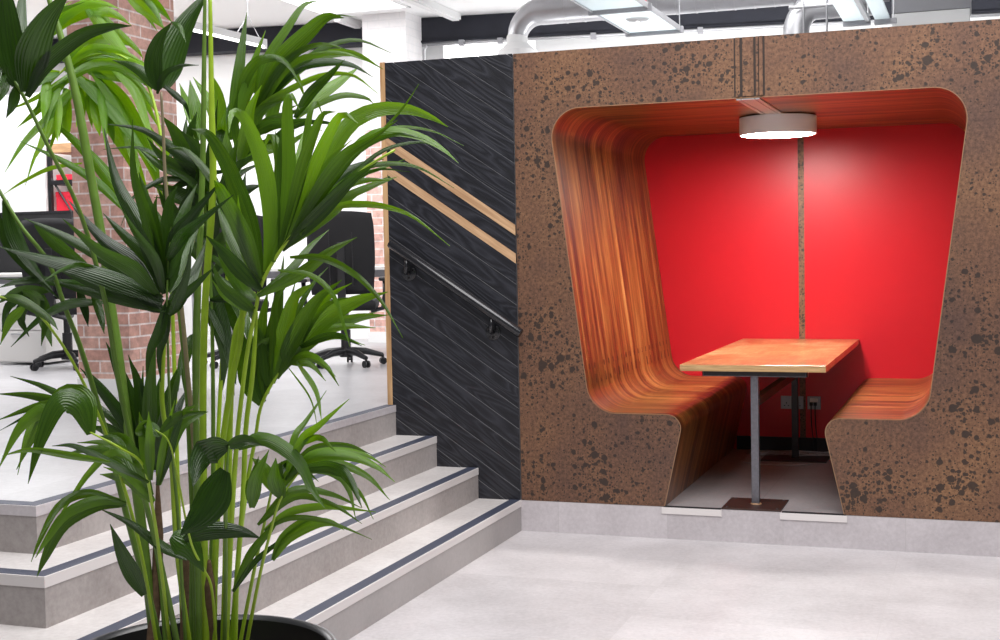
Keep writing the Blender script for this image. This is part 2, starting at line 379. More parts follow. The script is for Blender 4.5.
# ---- copper booth ----------------------------------------------------------
booth = empty('dining_booth', (CX, 0, RS), 'copper-clad built-in booth with a wood-lined recess, two benches and a red back', 'booth')
XR = 3.6
o = offset(prof, .0045)
outline = [(0.003, RS), (0.003, H), (XR, H), (XR, RS)] + [(p.x, max(p.y, RS)) for p in o[::-1]]
b = MB(); b.prism([(x, 0, z) for x, z in outline], (0, .02, 0))
f = b.build('copper_front', M['copper'], booth)
def sweep(name, d0, d1, y0, y1, mat, uv=True, ny=2):
    """profile band between offsets d0 (inside) and d1, from y0 to y1, with UV = (length along the profile, depth)"""
    bm = bmesh.new(); uvl = bm.loops.layers.uv.new('UVMap')
    i0, i1 = offset(prof, d0), offset(prof, d1); off = Vector(world_of(booth)); S = {}
    def ring(pr, y): 
        R = []
        for s, p in zip(arc, pr):
            v = bm.verts.new(Vector((p.x, y, p.y)) - off); S[v] = (s, y); R.append(v)
        return R
    A, B, Cc, Dd = ring(i0, y0), ring(i0, y1), ring(i1, y1), ring(i1, y0)
    for P, Q in ((A, B), (B, Cc), (Cc, Dd), (Dd, A)):
        for k in range(len(P)-1):
            fc = bm.faces.new((P[k], Q[k], Q[k+1], P[k+1]))
            fc.material_index = 1 if (P is Dd) else 0
    bm.faces.new((A[0], Dd[0], Cc[0], B[0])); bm.faces.new((A[-1], B[-1], Cc[-1], Dd[-1]))
    bmesh.ops.recalc_face_normals(bm, faces=bm.faces[:])
    for fc in bm.faces:
        for l in fc.loops: l[uvl].uv = S[l.vert]
    me = bpy.data.meshes.new(name); bm.to_mesh(me); bm.free()
    ob = link(name, me, mat, booth)
    for p in me.polygons: p.use_smooth = True
    me.set_sharp_from_angle(angle=math.radians(40))
    return ob
tag(sweep('timber_lining', 0, .004, -.002, D, [M['lining'], M['ply']]), 'striped orange-brown plywood lining bent into both benches and the roof')
# red back, in two halves with a copper strip between
back = [(p.x, p.y) for p in offset(prof, .004)]
lft = [(x, z) for x, z in back if x <= CX] ; rgt = [(x, z) for x, z in back if x >= CX]
zt = 2.298
b = MB(); b.prism([(x, D, z) for x, z in lft] + [(CX-.02, D, zt), (CX-.02, D, RS)], (0, .02, 0)); b.build('back_panel', M['red'], booth)
b = MB(); b.prism([(CX+.02, D, RS), (CX+.02, D, zt)] + [(x, D, z) for x, z in rgt], (0, .02, 0)); b.build('back_panel', M['red'], booth)
b = MB(); b.box((CX-.0195, D+.004, RS), (CX+.0195, D+.02, zt)); tag(b.build('back_strip', M['copper'], booth), 'copper strip between the red panels')
b = MB(); b.box((.83, D-.014, RS), (1.706, D, .262)); tag(b.build('skirting', M['black'], booth), 'black skirting board under the red back')
# cover strips over the joint, on the front and along the roof
b = MB(); b.box((1.196, -.002, 2.306), (1.352, .0, H)); tag(b.build('joint_groove', plain('aged_copper_groove', (.035, .022, .017), .7), booth), 'dark grooves between the copper cover strips')
for x0, x1, y0 in ((1.205, 1.226, -.008), (1.240, 1.296, -.006), (1.308, 1.320, -.007), (1.325, 1.343, -.009)):
    b = MB(); b.box((x0, y0, 2.306), (x1, .0, H)); b.build('joint_strip', M['copper'], booth)
for x0, x1 in ((1.205, 1.228), (1.232, 1.298), (1.302, 1.325)):
    b = MB(); b.box((x0, .002, 2.2885), (x1, D-.002, 2.2955)); tag(b.build('roof_strip', M['sat'], booth), 'grey metal strip along the booth roof')
# floor of the booth and threshold edges
b = MB(); b.box((.02, .004, .0), (XR, D+.02, RS)); b.build('plinth', M['plinth'], booth)
b = MB(); b.box((0.0005, -.004, 0), (XR, .004, RS-.001)); b.build('plinth_face', M['plinth'], booth)
for x0, x1 in ((.79, 1.109), (1.409, 1.745)):
    b = MB(); b.box((x0, -.009, RS-.036), (x1, .0, RS-.001)); e = tag(b.build('threshold_edge', M['strip_white'], booth), 'white edge strip on the booth threshold')
    b = MB(); b.box((x0+.01, -.006, RS-.001), (x1-.006, .016, RS+.004)); b.build('grip', M['black'], e)
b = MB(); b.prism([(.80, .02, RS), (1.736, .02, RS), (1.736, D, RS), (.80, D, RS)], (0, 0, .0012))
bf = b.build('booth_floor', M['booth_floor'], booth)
# plain carcass behind the fronts
b = MB(); b.box((.02, .02, RS), (.12, D+.1, H-.02)); b.box((XR-.1, .02, RS), (XR, D+.1, H-.02)); b.box((.12, D+.03, RS), (XR-.1, D+.1, H-.02)); b.box((.12, .02, H-.05), (XR-.1, D+.03, H-.03)); b.build('carcass', M['white'], booth)

# ---- charred oak cladding --------------------------------------------------
clad = empty('wall_cladding', (-.38, 0, RS), 'black charred-oak plank wall panel with two pale oak strips above the stairs', 'wall panel')
X0, X1, Z0, Z1 = -.755, .0, RS-.01, H
b = MB(); b.box((X0, -.0085, RS-.02), (X1, .09, H-.004)); tag(b.build('backing', M['gap'], clad), 'grey backing in the joints')
def clip(poly, axis, lim, keep_less):
    out = []
    for i in range(len(poly)):
        a, c = poly[i], poly[(i+1) % len(poly)]
        ia = (a[axis] <= lim) == keep_less; ic = (c[axis] <= lim) == keep_less
        if ia: out.append(a)
        if ia != ic:
            t = (lim - a[axis]) / (c[axis] - a[axis]); out.append((a[0] + t*(c[0]-a[0]), a[1] + t*(c[1]-a[1])))
    return out
def band(z_left, hgt):
    """diagonal band: its upper edge is at z_left on the wall's outer edge, falling to the right"""
    s = math.tan(PLANK_A)
    p = [(X0-.5, z_left+.5*s), (X0+2, z_left-2*s), (X0+2, z_left-2*s-hgt), (X0-.5, z_left+.5*s-hgt)]
    for ax, lim, less in ((0, X0, False), (0, X1, True), (1, Z0, False), (1, Z1, True)): 
        p = clip(p, ax, lim, less)
        if len(p) < 3: return None
    return p
pl = MB(); SP = .1135; PALE = [(2.190, .056), (2.034, .053)]
edges = []                                   # vertical extents of each plank at the outer edge, pale strips cut out
z = 2.525 + 8*SP
seq = [(2.525 + k*SP, SP) for k in range(7, 0, -1)]
zz = 2.525
lims = [2.525, 2.412, 2.301, 2.190]
for a_, b_ in zip(lims, lims[1:]): seq.append((a_, a_-b_))
seq.append((2.134, .100)); zz = 1.981
while zz > .0: seq.append((zz, SP)); zz -= SP
for zl, h in seq:
    p = band(zl-.0016, h-.0032)
    if p: pl.prism([(x, -.011, z_) for x, z_ in p], (0, .006, 0))
bmesh.ops.recalc_face_normals(pl.bm, faces=pl.bm.faces[:])
es = [e for e in pl.bm.edges if all(abs(v.co.y+.011) < 1e-5 for v in e.verts)]
bmesh.ops.bevel(pl.bm, geom=es, offset=.0012, segments=1, affect='EDGES')
pl.build('planks', M['char'], clad)
for zl, h in PALE:
    b = MB(); b.prism([(x, -.013, z_) for x, z_ in band(zl, h)], (0, .014, 0)); tag(b.build('oak_strip', M['oak'], clad), 'pale diagonal oak strip')
b = MB(); b.box((X0-.031, -.013, UP), (X0, .095, H+.004), .002); tag(b.build('edge_trim', M['oak_trim'], clad), 'pale oak edge trim')

# ---- handrail ----------------------------------------------------------------
hr = empty('handrail', (-.34, -.06, 1.2), 'short black metal handrail on two brackets across the charred plank wall', 'handrail')
p0, p1 = Vector((-.722, -.070, 1.598)), Vector((.040, -.070, 1.092)); dr = (p1-p0).normalized()
b = MB(); b.tube([p0, p0 + dr*.004, p1 - dr*.004, p1], [.0235, .026, .026, .0235], 20); b.build('rail', M['rail'], hr, angle=40)
for bx, bz in ((-.635, 1.428), (-.139, 1.097)):
    b = MB(); b.lathe([(.042, -.018), (.044, -.0165), (.044, -.0101)], (bx, 0, bz), 'y', 28); br_ = b.build('rose_plate', M['rail'], hr, angle=40)
    t = (bx + .012 - p0.x) / dr.x; q = p0 + dr*t
    b = MB(); b.tube([(bx, -.016, bz), (bx, -.045, bz), (bx+.003, -.062, bz+.008), (bx+.008, -.070, bz+.028), (q.x, -.070, q.z-.018)], .011, 12); b.build('arm', M['rail'], br_, smooth=True)
    for k in range(3):
        an = k*2*PI/3 + .5; b = MB(); b.lathe([(.0065, -.0225), (.0065, -.0175)], (bx+.029*math.cos(an), 0, bz+.029*math.sin(an)), 'y', 6); b.build('bolt', M['steel_dark'], br_)

# ---- booth lamp ----------------------------------------------------------------
lamp = empty('ceiling_lamp', (CX, 1.05, 2.29), 'round shallow white drum lamp fixed to the booth roof above the table', 'lamp')
LZ = 2.186
b = MB(); b.lathe([(.216, .105), (.222, .102), (.222, .002), (.2205, 0), (.212, 0), (.212, .010), (.2, .012)], (CX, 1.05, LZ), seg=64); b.build('drum', M['lampbody'], lamp, angle=40)
b = MB(); b.lathe([(.2105, .009), (.2105, .004), (.19, -.003), (.13, -.008), (.02, -.011)], (CX, 1.05, LZ), seg=48); tag(b.build('diffuser', M['lightlamp'], lamp, smooth=True), 'glowing white diffuser')

# ---- table -------------------------------------------------------------------
tb = empty('table', (CX, .15, RS), 'long wooden table on two steel posts between the booth benches', 'table')
def tabletop_mat():
    m, nt, b = newmat('stained_birch'); L = nt.links
    v = coords(nt); n1 = nd(nt, 'ShaderNodeTexNoise', Scale=3.2, Detail=6.0, Roughness=.65, Distortion=.8); L.new(coords(nt, (1.5, .9, 1)), n1.inputs['Vector'])
    n2 = nd(nt, 'ShaderNodeTexNoise', Scale=2.5, Detail=4.0); L.new(coords(nt, (40, 2.5, 2)), n2.inputs['Vector'])
    r = ramp(nt, [(.34, (.27, .075, .024)), (.44, (.38, .17, .055)), (.53, (.49, .29, .11)), (.64, (.64, .48, .25))])
    L.new(math_(nt, 'ADD', math_(nt, 'MULTIPLY', n1.outputs['Fac'], .75), math_(nt, 'MULTIPLY', n2.outputs['Fac'], .25)), r.inputs['Fac'])
    L.new(r.outputs['Color'], b.inputs['Base Color']); b.inputs['Roughness'].default_value = .30; b.inputs['Coat Weight'].default_value = .6; b.inputs['Coat Roughness'].default_value = .1
    return m
M['tabletop'] = tabletop_mat()
M['tabledge'] = wood_mat('birch_edge', (.36, .21, .085), (.56, .37, .18), (3, 3, 60), 2, .45)
b = MB(); b.box((.877, .086, .886), (1.636, D-.006, .920), .0015); top = b.build('tabletop', M['tabletop'], tb)
b = MB(); b.box((.8772, .0845, .8865), (1.6358, .0865, .9195)); tag(b.build('edge_band', M['tabledge'], top), 'pale birch front edge')
for y in (.15, 1.75):
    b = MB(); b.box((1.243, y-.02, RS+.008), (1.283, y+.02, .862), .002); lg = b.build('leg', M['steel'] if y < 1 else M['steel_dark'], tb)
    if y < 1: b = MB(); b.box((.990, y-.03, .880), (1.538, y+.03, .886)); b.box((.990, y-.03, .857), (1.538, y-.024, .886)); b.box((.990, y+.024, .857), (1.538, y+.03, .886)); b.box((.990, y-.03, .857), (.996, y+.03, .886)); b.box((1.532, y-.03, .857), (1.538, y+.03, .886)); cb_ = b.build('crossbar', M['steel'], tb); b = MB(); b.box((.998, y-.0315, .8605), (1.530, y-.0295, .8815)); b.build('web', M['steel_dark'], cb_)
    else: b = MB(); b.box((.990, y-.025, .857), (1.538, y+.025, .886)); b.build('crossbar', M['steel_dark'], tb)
    if y < 1: b = MB(); b.box((1.106, .002, RS+.001), (1.413, .305, RS+.009), .001); bp_ = tag(b.build('base_plate', M['plate'], tb), 'dark rusty steel base plate')
    else: b = MB(); b.box((1.06, 1.62, RS+.0015), (1.47, 1.88, RS+.009), .001); bp_ = b.build('base_plate', M['steel_dark'], tb)
    b = MB(); b.lathe([(.030, RS+.009), (.026, RS+.014), (.024, RS+.016)], (1.263, y, 0), seg=16); b.build('weld', M['ply'] if y < 1 else M['steel_dark'], lg)
    if y < 1:
        for x_, y_ in ((1.13, .28), (1.39, .28), (1.13, .03), (1.39, .03)):
            b = MB(); b.lathe([(.006, RS+.009), (.006, RS+.012)], (x_, y_, 0), seg=10); b.build('bolt', M['steel'], bp_)
b = MB(); b.box((1.240, .17, .700), (1.286, 1.73, .745), .002); b.build('stretcher', M['steel_dark'], tb)

# ---- sockets and cables ---------------------------------------------------------
for (x0, x1, z0, z1, lab, kind) in ((1.126, 1.275, .452, .538, 'double metal power socket plate on the red wall, behind the rear table post', 2), (1.300, 1.386, .452, .538, 'single metal socket plate with black plugs on the red wall, near the bench', 1)):
    s = empty('wall_socket', ((x0+x1)/2, D, z0), lab, 'socket')
    b = MB(); b.box((x0, D-.009, z0), (x1, D, z1), .002); b.build('plate', M['socket'], s)
    for k in range(kind):
        cx = x0 + (x1-x0)*(k+.5)/kind
        for hx, hz, hw, hh in ((0, .040, .006, .010), (-.013, .022, .009, .006), (.013, .022, .009, .006)):
            if kind == 2: b = MB(); b.box((cx+hx-hw/2, D-.0098, z0+hz-hh/2), (cx+hx+hw/2, D-.008, z0+hz+hh/2)); b.build('slot', M['black'], s)
        b = MB(); b.box((cx+.010, D-.0125, z1-.024), (cx+.026, D-.008, z1-.010), .001) if kind == 2 else b.box((cx-.026, D-.0125, z1-.038), (cx+.026, D-.008, z1-.012), .001); b.build('switch', M['socket_in'] if kind == 2 else M['desk'], s)
plugs = []
for x in (1.326, 1.352):
    s = empty('power_plug', (x, D-.01, .49), 'small black plug in the single metal socket plate, with its cord hanging down', 'plug', 'black plugs in the wall socket')
    b = MB(); b.box((x-.010, D-.034, .478), (x+.010, D-.0092, .500), .002); b.build('plug_body', M['black'], s)
    pts = [(x, D-.03, .478), (x, D-.034, .42), (x+.004, D-.036, .34), (x+.012, D-.04, .27), (x+.02, D-.06, .20), (x+.03, D-.10, RS+.006), (x+.06, D-.2, RS+.005)]
    b = MB(); b.tube(pts, .0035, 6); b.build('cord', M['black'], s, smooth=True)
rr = random.Random(3)
cab = MB()
for k in range(5):
    c = Vector((1.06+.11*k*rr.uniform(.6, 1.1), D-.2-.04*rr.random(), RS+.012)); R = rr.uniform(.07, .16); ph = rr.uniform(0, 6)
    cab.tube([c + Vector((R*1.4*math.cos(ph+t*.45)*(1-.02*t), .55*R*math.sin(ph+t*.45), .004*math.sin(t*1.7+k)+.003*k)) for t in range(16)], .0032, 6)
cab.tube([(1.17+.30*math.cos(a)*.75, 1.70-.10+.14*math.sin(a)*1.0, RS+.005) for a in [PI*1.05+i*.16 for i in range(18)]], .0035, 6)
tag(cab.build('cable', M['cable'], None, smooth=True), 'tangle of grey cables lying on the booth floor at the foot of the rear post', 'cable')
# ================================================================== office behind
A8 = math.radians(8); OB = Vector((-3.0, 5.4, 0)); E1 = Vector((math.cos(A8), math.sin(A8), 0)); E2 = Vector((-math.sin(A8), math.cos(A8), 0))
def W(e, n, z): return OB + E1*e + E2*n + Vector((0, 0, z))
def wbox(mb, e0, e1, n0, n1, z0, z1): return mb.hexa([W(e0, n0, z0), W(e1, n0, z0), W(e1, n1, z0), W(e0, n1, z0), W(e0, n0, z1), W(e1, n0, z1), W(e1, n1, z1), W(e0, n1, z1)])
CZ = 3.82
b = MB()
wbox(b, -7.5, .40, 0, .2, 0, CZ); wbox(b, 1.32, 8.5, 0, .2, 0, CZ); wbox(b, .40, 1.32, 0, .2, 0, 2.4); wbox(b, .40, 1.32, 0, .2, 3.60, CZ)
tag(b.build('wall_back', M['whitewall']), kind='structure')
b = MB(); wbox(b, .40, 1.32, .10, .13, 2.4, 3.60); tag(b.build('window_1', M['frosted']), kind='structure')
b = MB()                                                     # ceiling with the skylight opening
SK = (-3.52, -2.60, 3.3, 4.66)
b.box((-11, -.4, CZ), (SK[0], 8, CZ+.1)); b.box((SK[1], 1.6, CZ), (6, 8, CZ+.1)); b.box((SK[0], SK[3], CZ), (SK[1], 8, CZ+.1)); b.box((SK[0], -.4, CZ), (SK[1], SK[2], CZ+.1)); b.box((SK[1], -.4, CZ), (-1.6, 1.6, CZ+.1))
tag(b.build('ceiling', M['whitewall']), kind='structure')
sk = empty('skylight', ((SK[0]+SK[1])/2, (SK[2]+SK[3])/2, CZ), 'bright rectangular skylight in the white office ceiling, above the palm', 'skylight')
b = MB(); b.box((SK[0], SK[2], CZ+.06), (SK[1], SK[3], CZ+.08)); b.build('diffuser', M['skyl'], sk)
b = MB()
for x0, y0, x1, y1 in ((SK[0], SK[2], SK[0]+.03, SK[3]), (SK[1]-.03, SK[2], SK[1], SK[3]), (SK[0], SK[2], SK[1], SK[2]+.03), (SK[0], SK[3]-.03, SK[1], SK[3])): b.box((x0, y0, CZ-.01), (x1, y1, CZ+.06))
b.build('frame', M['white'], sk)
bw = MB(); wbox(bw, -7.4, 8.4, -.2, -.001, 3.595, 3.815); be = bw.build('steel_beam', M['navy']); tag(be, 'dark painted steel beam running along the top of the rear office wall', 'beam')
bw = MB(); wbox(bw, .2, 8.3, -.225, -.06, 3.575, 3.595); bw.build('flange', M['navy'], be)
cd = MB()
cd.tube([W(.25, -.25, 3.545), W(1.6, -.25, 3.55), W(8, -.25, 3.55)], .014, 8); cd.tube([W(.30, -.25, 3.545), W(.27, -.25, 3.50), W(.26, -.25, 2.6)], .014, 8)
cdo = tag(cd.build('conduit', M['zinc'], smooth=True), 'thin metal conduit pipe under the dark beam on the rear wall', 'pipe')
for e_ in (.62, 1.0, 1.9, 2.9): b = MB(); wbox(b, e_, e_+.05, -.275, -.22, 3.52, 3.576); b.build('clip', M['grey'], cdo)

# columns
b = MB(); b.box((-2.975, .115, UP+.11), (-2.592, .72, CZ)); tag(b.build('brick_column', M['brick']), 'wide red brick column standing among the palm fronds, behind the stairs', 'column')
b = MB(); b.box((-2.985, .105, UP), (-2.582, .73, UP+.11)); tag(b.build('baseboard_column', M['white']), kind='structure')
pc = empty('painted_column', (-2.95, 5.0, UP), 'pale brick column painted white at the top, next to the oak edge trim', 'column')
b = MB(); b.box((-3.19, 4.85, UP+.10), (-2.74, 5.22, 2.72)); b.build('brick_shaft', M['brick_pale'], pc)
b = MB(); b.box((-3.192, 4.848, 2.72), (-2.738, 5.23, CZ)); tag(b.build('painted_top', M['brick_white'], pc), 'whitewashed brick top')
b = MB(); b.box((-3.205, 4.835, UP), (-2.725, 5.24, UP+.10)); b.build('skirting', M['white'], pc)

# ceiling services
def trunk(x0, x1, y0, y1, z0, lab):
    t = empty('ceiling_trunking', ((x0+x1)/2, y1, CZ), lab, 'trunking')
    b = MB(); b.box((x0, y0, z0), (x1, y1, CZ-.001), .004); b.build('channel', M['white'], t)
    b = MB(); b.box((x0+.012, y0, z0-.012), (x1-.012, y1-.02, z0)); b.build('cover', M['white'], t)
trunk(-2.385, -2.295, 2.2, 5.16, 3.755, 'white ceiling trunking ending at the dark beam, above the charred plank wall')
trunk(-3.42, -3.34, 4.69, 5.18, 3.76, 'short white ceiling trunking beyond the skylight, ending at the dark beam')
pn = empty('pendant_light', (-3.3, 2.0, 3.2), 'flat white pendant light hung on thin wires above the palm', 'pendant light')
b = MB(); b.prism([(-2.995, 2.655, 3.19), (-2.905, 2.50, 3.19), (-3.02, .75, 3.19), (-3.10, .90, 3.19)], (0, 0, .05)); b.build('housing', M['white'], pn)
b = MB(); b.prism([(-2.985, 2.60, 3.186), (-2.925, 2.48, 3.186), (-3.03, .80, 3.186), (-3.085, .92, 3.186)], (0, 0, .006)); b.build('tube_diffuser', M['skyl'], pn)
b = MB(); b.tube([(-2.97, 2.33, 3.40), (-2.97, 2.33, CZ)], .003, 6); b.tube([(-2.97, 2.33, 3.40), (-2.965, 2.50, 3.24)], .003, 6); b.tube([(-2.97, 2.33, 3.40), (-2.97, 2.15, 3.24)], .003, 6); b.build('wire', M['zinc'], pn); b = MB(); b.tube([(-3.05, 1.0, 3.24), (-3.05, 1.0, CZ)], .003, 6); b.build('wire', M['zinc'], pn)

def bend(p, q, c, n=9):
    return [Vector(p)*(1-t)**2 + Vector(c)*2*t*(1-t) + Vector(q)*t*t for t in [i/n for i in range(n+1)]]
du = empty('ventilation_duct', (-1.42, 4.2, 3.3), 'silver spiral ventilation duct with an elbow dropping behind the plank wall', 'duct')
DR = .118
horiz = [Vector((x, 4.2, 3.595)) for x in [-.95 + i*.16 for i in range(15)]]
b = MB(); pts = [Vector((-1.405, 4.2, 3.25)), Vector((-1.405, 4.2, 3.36))] + [Vector((-1.405+.235*(1-math.cos(a)), 4.2, 3.36+.235*math.sin(a))) for a in [PI/2*i/9 for i in range(1, 10)]] + horiz
b.tube(pts, [.082]*2 + [.082+.036*i/9 for i in range(1, 10)] + [DR]*len(horiz), 28); b.build('pipe', M['zinc'], du, smooth=True)
for h in horiz: b = MB(); b.tube([h - Vector((.005, 0, 0)), h + Vector((.005, 0, 0))], DR+.004, 28); b.build('seam', M['zinc'], du)
b = MB(); b.lathe([(.175, 2.95), (.175, 3.27), (.13, 3.30), (.095, 3.335), (.09, 3.40), (.083, 3.41)], (-1.405, 4.2, 0), seg=32); tag(b.build('collar', M['white'], du, angle=35), 'white flared collar')
for x in (-.3, 1.0): b = MB(); b.tube([(x, 4.2, 3.70), (x, 4.2, CZ)], .004, 6); b.build('hanger', M['zinc'], du)

rf = empty('ceiling_raft', (.03, 2.6, 3.2), 'frosted ceiling raft with a round sensor and metal frame, hung above the booth wall', 'ceiling panel')
for y0, y1 in ((.9, 2.19), (2.27, 3.26)):
    b = MB(); b.box((-.165, y0, 3.20), (.215, y1, 3.212)); 
    b.build('panel', M['poly'], rf)
b = MB()
for x in (-.178, .216): b.box((x, .85, 3.19), (x+.014, 3.30, 3.228), .002)
b.build('side_rail', M['sat'], rf)
for y in (2.23, 3.275): b = MB(); b.box((-.20, y-.02, 3.175), (.25, y+.02, 3.225), .003); b.build('cross_rail', M['grey'], rf)
b = MB(); b.lathe([(.02, 3.178), (.045, 3.180), (.075, 3.187), (.088, 3.199), (.088, 3.2005)], (.045, 2.66, 0), seg=28); s = tag(b.build('sensor', M['white'], rf, smooth=True), 'round ceiling sensor')
b = MB(); b.lathe([(.008, 3.168), (.011, 3.172), (.011, 3.182)], (.045, 2.66, 0), seg=10); b.build('sensor_eye', M['skyl'], s)
for x, y in ((-.17, 2.23), (.222, 2.23), (.222, 3.275), (-.17, 3.275)): b = MB(); b.tube([(x, y, 3.22), (x, y, CZ)], .004, 6); b.build('hanger', M['zinc'], rf)
b = MB(); b.box((.19, 2.19, 3.228), (.215, 2.23, 3.29)); tag(b.build('tag', M['redbox'], rf), 'small red tag')

d2 = empty('duct_elbow', (1.05, 3.6, 3.3), 'silver duct elbow bending down behind the copper wall, with thin hanging rods', 'duct')
b = MB(); b.tube([(1.055, 3.60, 2.95), (1.055, 3.6, 3.15)] + [Vector((1.055+.15*(1-math.cos(a)), 3.6, 3.15+.20*math.sin(a))) for a in [PI/2*i/8 for i in range(1, 9)]] + [(1.7, 3.6, 3.35)], .10, 24); b.build('pipe', M['zinc'], d2, smooth=True)
for x in (1.13, 1.30): b = MB(); b.tube([(x, 3.45, 2.9), (x, 3.45, CZ)], .008, 6); b.build('rod', M['zinc'], d2, smooth=True)
b = MB(); b.tube([(1.02, 3.46, 3.33), (1.75, 3.46, 3.335)], .016, 8); b.build('rod', M['zinc'], d2, smooth=True)
r2 = empty('ceiling_raft', (1.56, 3.2, 3.2), 'pair of narrow frosted ceiling panels in dark end frames, beside the silver duct elbow', 'ceiling panel')
for x0, x1, y1 in ((1.44, 1.585, 3.25), (1.66, 1.765, 3.27)):
    b = MB(); b.box((x0, 2.3, 3.165), (x1, y1, 3.178)); b.build('panel', M['poly'], r2)
    b = MB(); b.box((x0-.005, y1, 3.13), (x1+.045, y1+.05, 3.17), .003); b.build('end_frame', M['grey'], r2)
b = MB(); b.box((1.595, 2.3, 3.15), (1.625, 3.33, 3.185)); b.build('rail', M['sat'], r2)
for x in (1.61, 1.79): b = MB(); b.tube([(x, 3.29, 3.17), (x, 3.29, CZ)], .006, 6); b.build('hanger', M['zinc'], r2)
ac = empty('air_conditioner', (2.05, 4.1, 3.3), 'boxy ceiling air conditioner with a grey front, above the copper wall at its far end', 'air conditioner')
b = MB(); b.box((1.735, 4.0, 3.15), (2.305, 4.4, 3.315), .004); b.build('casing', M['white'], ac)
b = MB(); b.box((1.735, 3.995, 3.318), (2.315, 4.4, 3.62), .004); tag(b.build('upper_casing', M['grey'], ac), 'grey upper casing')
for x in (1.8, 2.25): b = MB(); b.tube([(x, 4.2, 3.62), (x, 4.2, CZ)], .006, 6); b.build('hanger', M['zinc'], ac)

# ---- office furniture -------------------------------------------------------
def office_chair(loc, rz, label):
    t = empty('office_chair', loc, label, 'office chair', 'office chairs', rz)
    # built facing +Y (its back towards -Y)
    P = []
    for i in range(13):
        v = i/12; z = .56 + .62*v; row = []
        w = .232 + .022*math.sin(v*PI*.9) - .03*max(0, v-.88)*6*.3
        for j in range(13):
            u = -1 + 2*j/12; cr = .0
            row.append((u*w*(1-.03*(abs(u) > .95)), -.21 - .05*math.sin(v*PI) * .6 + .05*u*u - .07*v, z - (.02*u*u if v > .9 else 0)))
        P.append(row)
    b = MB(); b.grid(P); bk = b.build('backrest', M['chairblk'], t, smooth=True, local=True)
    m = bk.modifiers.new('Solid', 'SOLIDIFY'); m.thickness = .035; m.offset = 0
    b = MB(); b.box((-.03, -.30, .50), (.03, -.262, .95), .006); b.build('back_spine', M['plasticblk'], t, local=True)
    for sx in (-.085, .085): b = MB(); b.box((sx-.004, -.297, .62), (sx+.004, -.272, 1.02), .002); b.build('back_rib', M['plasticblk'], t, local=True)
    b = MB(); b.box((-.25, -.22, .43), (.25, .26, .51), .03); b.build('seat', M['chairblk'], t, local=True, angle=50)
    b = MB(); b.tube([(0, -.27, .56), (0, -.22, .44), (0, -.02, .41), (0, .08, .42)], .03, 10); b.build('mechanism', M['plasticblk'], t, local=True, smooth=True)
    for sx in (-1, 1):
        b = MB(); b.tube([(sx*.2, -.02, .42), (sx*.29, -.03, .44), (sx*.31, -.03, .55), (sx*.31, -.03, .65)], .018, 8); a = b.build('armrest', M['plasticblk'], t, local=True, smooth=True)
        b = MB(); b.box((sx*.31-.04, -.15, .65), (sx*.31+.04, .12, .68), .01); b.build('arm_pad', M['plasticblk'], a, local=True)
    b = MB(); b.lathe([(.038, .13), (.038, .28), (.026, .28), (.026, .42)], (0, 0, 0), seg=18); b.build('gas_lift', M['plasticblk'], t, local=True, angle=40)
    b = MB(); b.lathe([(.05, .07), (.055, .09), (.045, .14)], (0, 0, 0), seg=18)
    for k in range(5):
        a = k*2*PI/5 + .3; ca, sa = math.cos(a), math.sin(a)
        b.tube([(.03*ca, .03*sa, .115), (.15*ca, .15*sa, .108), (.29*ca, .29*sa, .072)], [.03, .026, .017], 8)
    bs = b.build('base', M['plasticblk'], t, local=True, angle=50)
    for k in range(5):
        a = k*2*PI/5 + .3; c = Vector((.29*math.cos(a), .29*math.sin(a), .028)); tdir = Vector((-math.sin(a), math.cos(a), 0))
        b = MB()
        for s_ in (-1, 1): b.tube([c + tdir*s_*.008, c + tdir*s_*.022], .027, 14)
        b.tube([c + tdir*-.022, c + tdir*.022], .008, 8); b.tube([c + Vector((0, 0, .01)), c + Vector((0, 0, .05))], .009, 8); b.build('caster', M['plasticblk'], t, local=True, angle=40)
    return t
ch = office_chair((-2.215, 2.36, UP), .38, 'black office chair seen from behind, next to the oak edge trim of the plank wall')
def desk(name, x0, x1, y0, y1, label, legs):
    t = empty(name, ((x0+x1)/2, (y0+y1)/2, UP), label, 'desk')
    b = MB(); b.box((x0, y0, UP+.725), (x1, y1, UP+.75), .002); b.build('desktop', M['desk'], t)
    for lx, ly in legs: b = MB(); b.box((lx-.025, ly-.025, UP), (lx+.025, ly+.025, UP+.725)); b.build('leg', M['grey'], t)
    b = MB(); b.box((x0+.05, (y0+y1)/2-.02, UP+.66), (x1-.05, (y0+y1)/2+.02, UP+.725)); b.build('rail', M['grey'], t)
desk('desk', -4.1, -2.0, 3.0, 3.75, 'white desk behind the office chair near the plank wall', [(-4.0, 3.08), (-4.0, 3.67), (-2.1, 3.08), (-2.1, 3.67)])
desk('desk', -6.8, -4.62, 2.06, 2.80, 'white desk over a white drawer pedestal, beside the brick column', [(-6.7, 2.14), (-6.7, 2.72), (-4.68, 2.72)])
dv = empty('desk_screen', (-5.3, 2.84, UP+.75), 'black fabric screen along the rear of the desk with the drawer pedestal', 'desk screen')
b = MB(); b.box((-6.5, 2.82, UP+.752), (-5.06, 2.86, 1.955), .006); b.build('panel', M['chairblk'], dv)
b = MB(); b.box((-6.5, 2.815, 1.945), (-5.06, 2.865, 1.965)); b.build('top_rail', M['plasticblk'], dv)
c2 = copy_tree(ch); c2.location = (-4.42, 1.88, UP); c2.rotation_euler.z = .25; c2['label'] = 'black office chair at the drawer pedestal, beside the brick column'
c3 = copy_tree(ch); c3.location = (-3.12, 2.28, UP); c3.rotation_euler.z = .5; c3['label'] = 'black office chair half hidden behind palm stems, beside the other chair at the desk'
pd = empty('drawer_pedestal', (-5.0, 2.3, UP), 'white drawer pedestal under the desk, next to a black office chair', 'drawer unit')
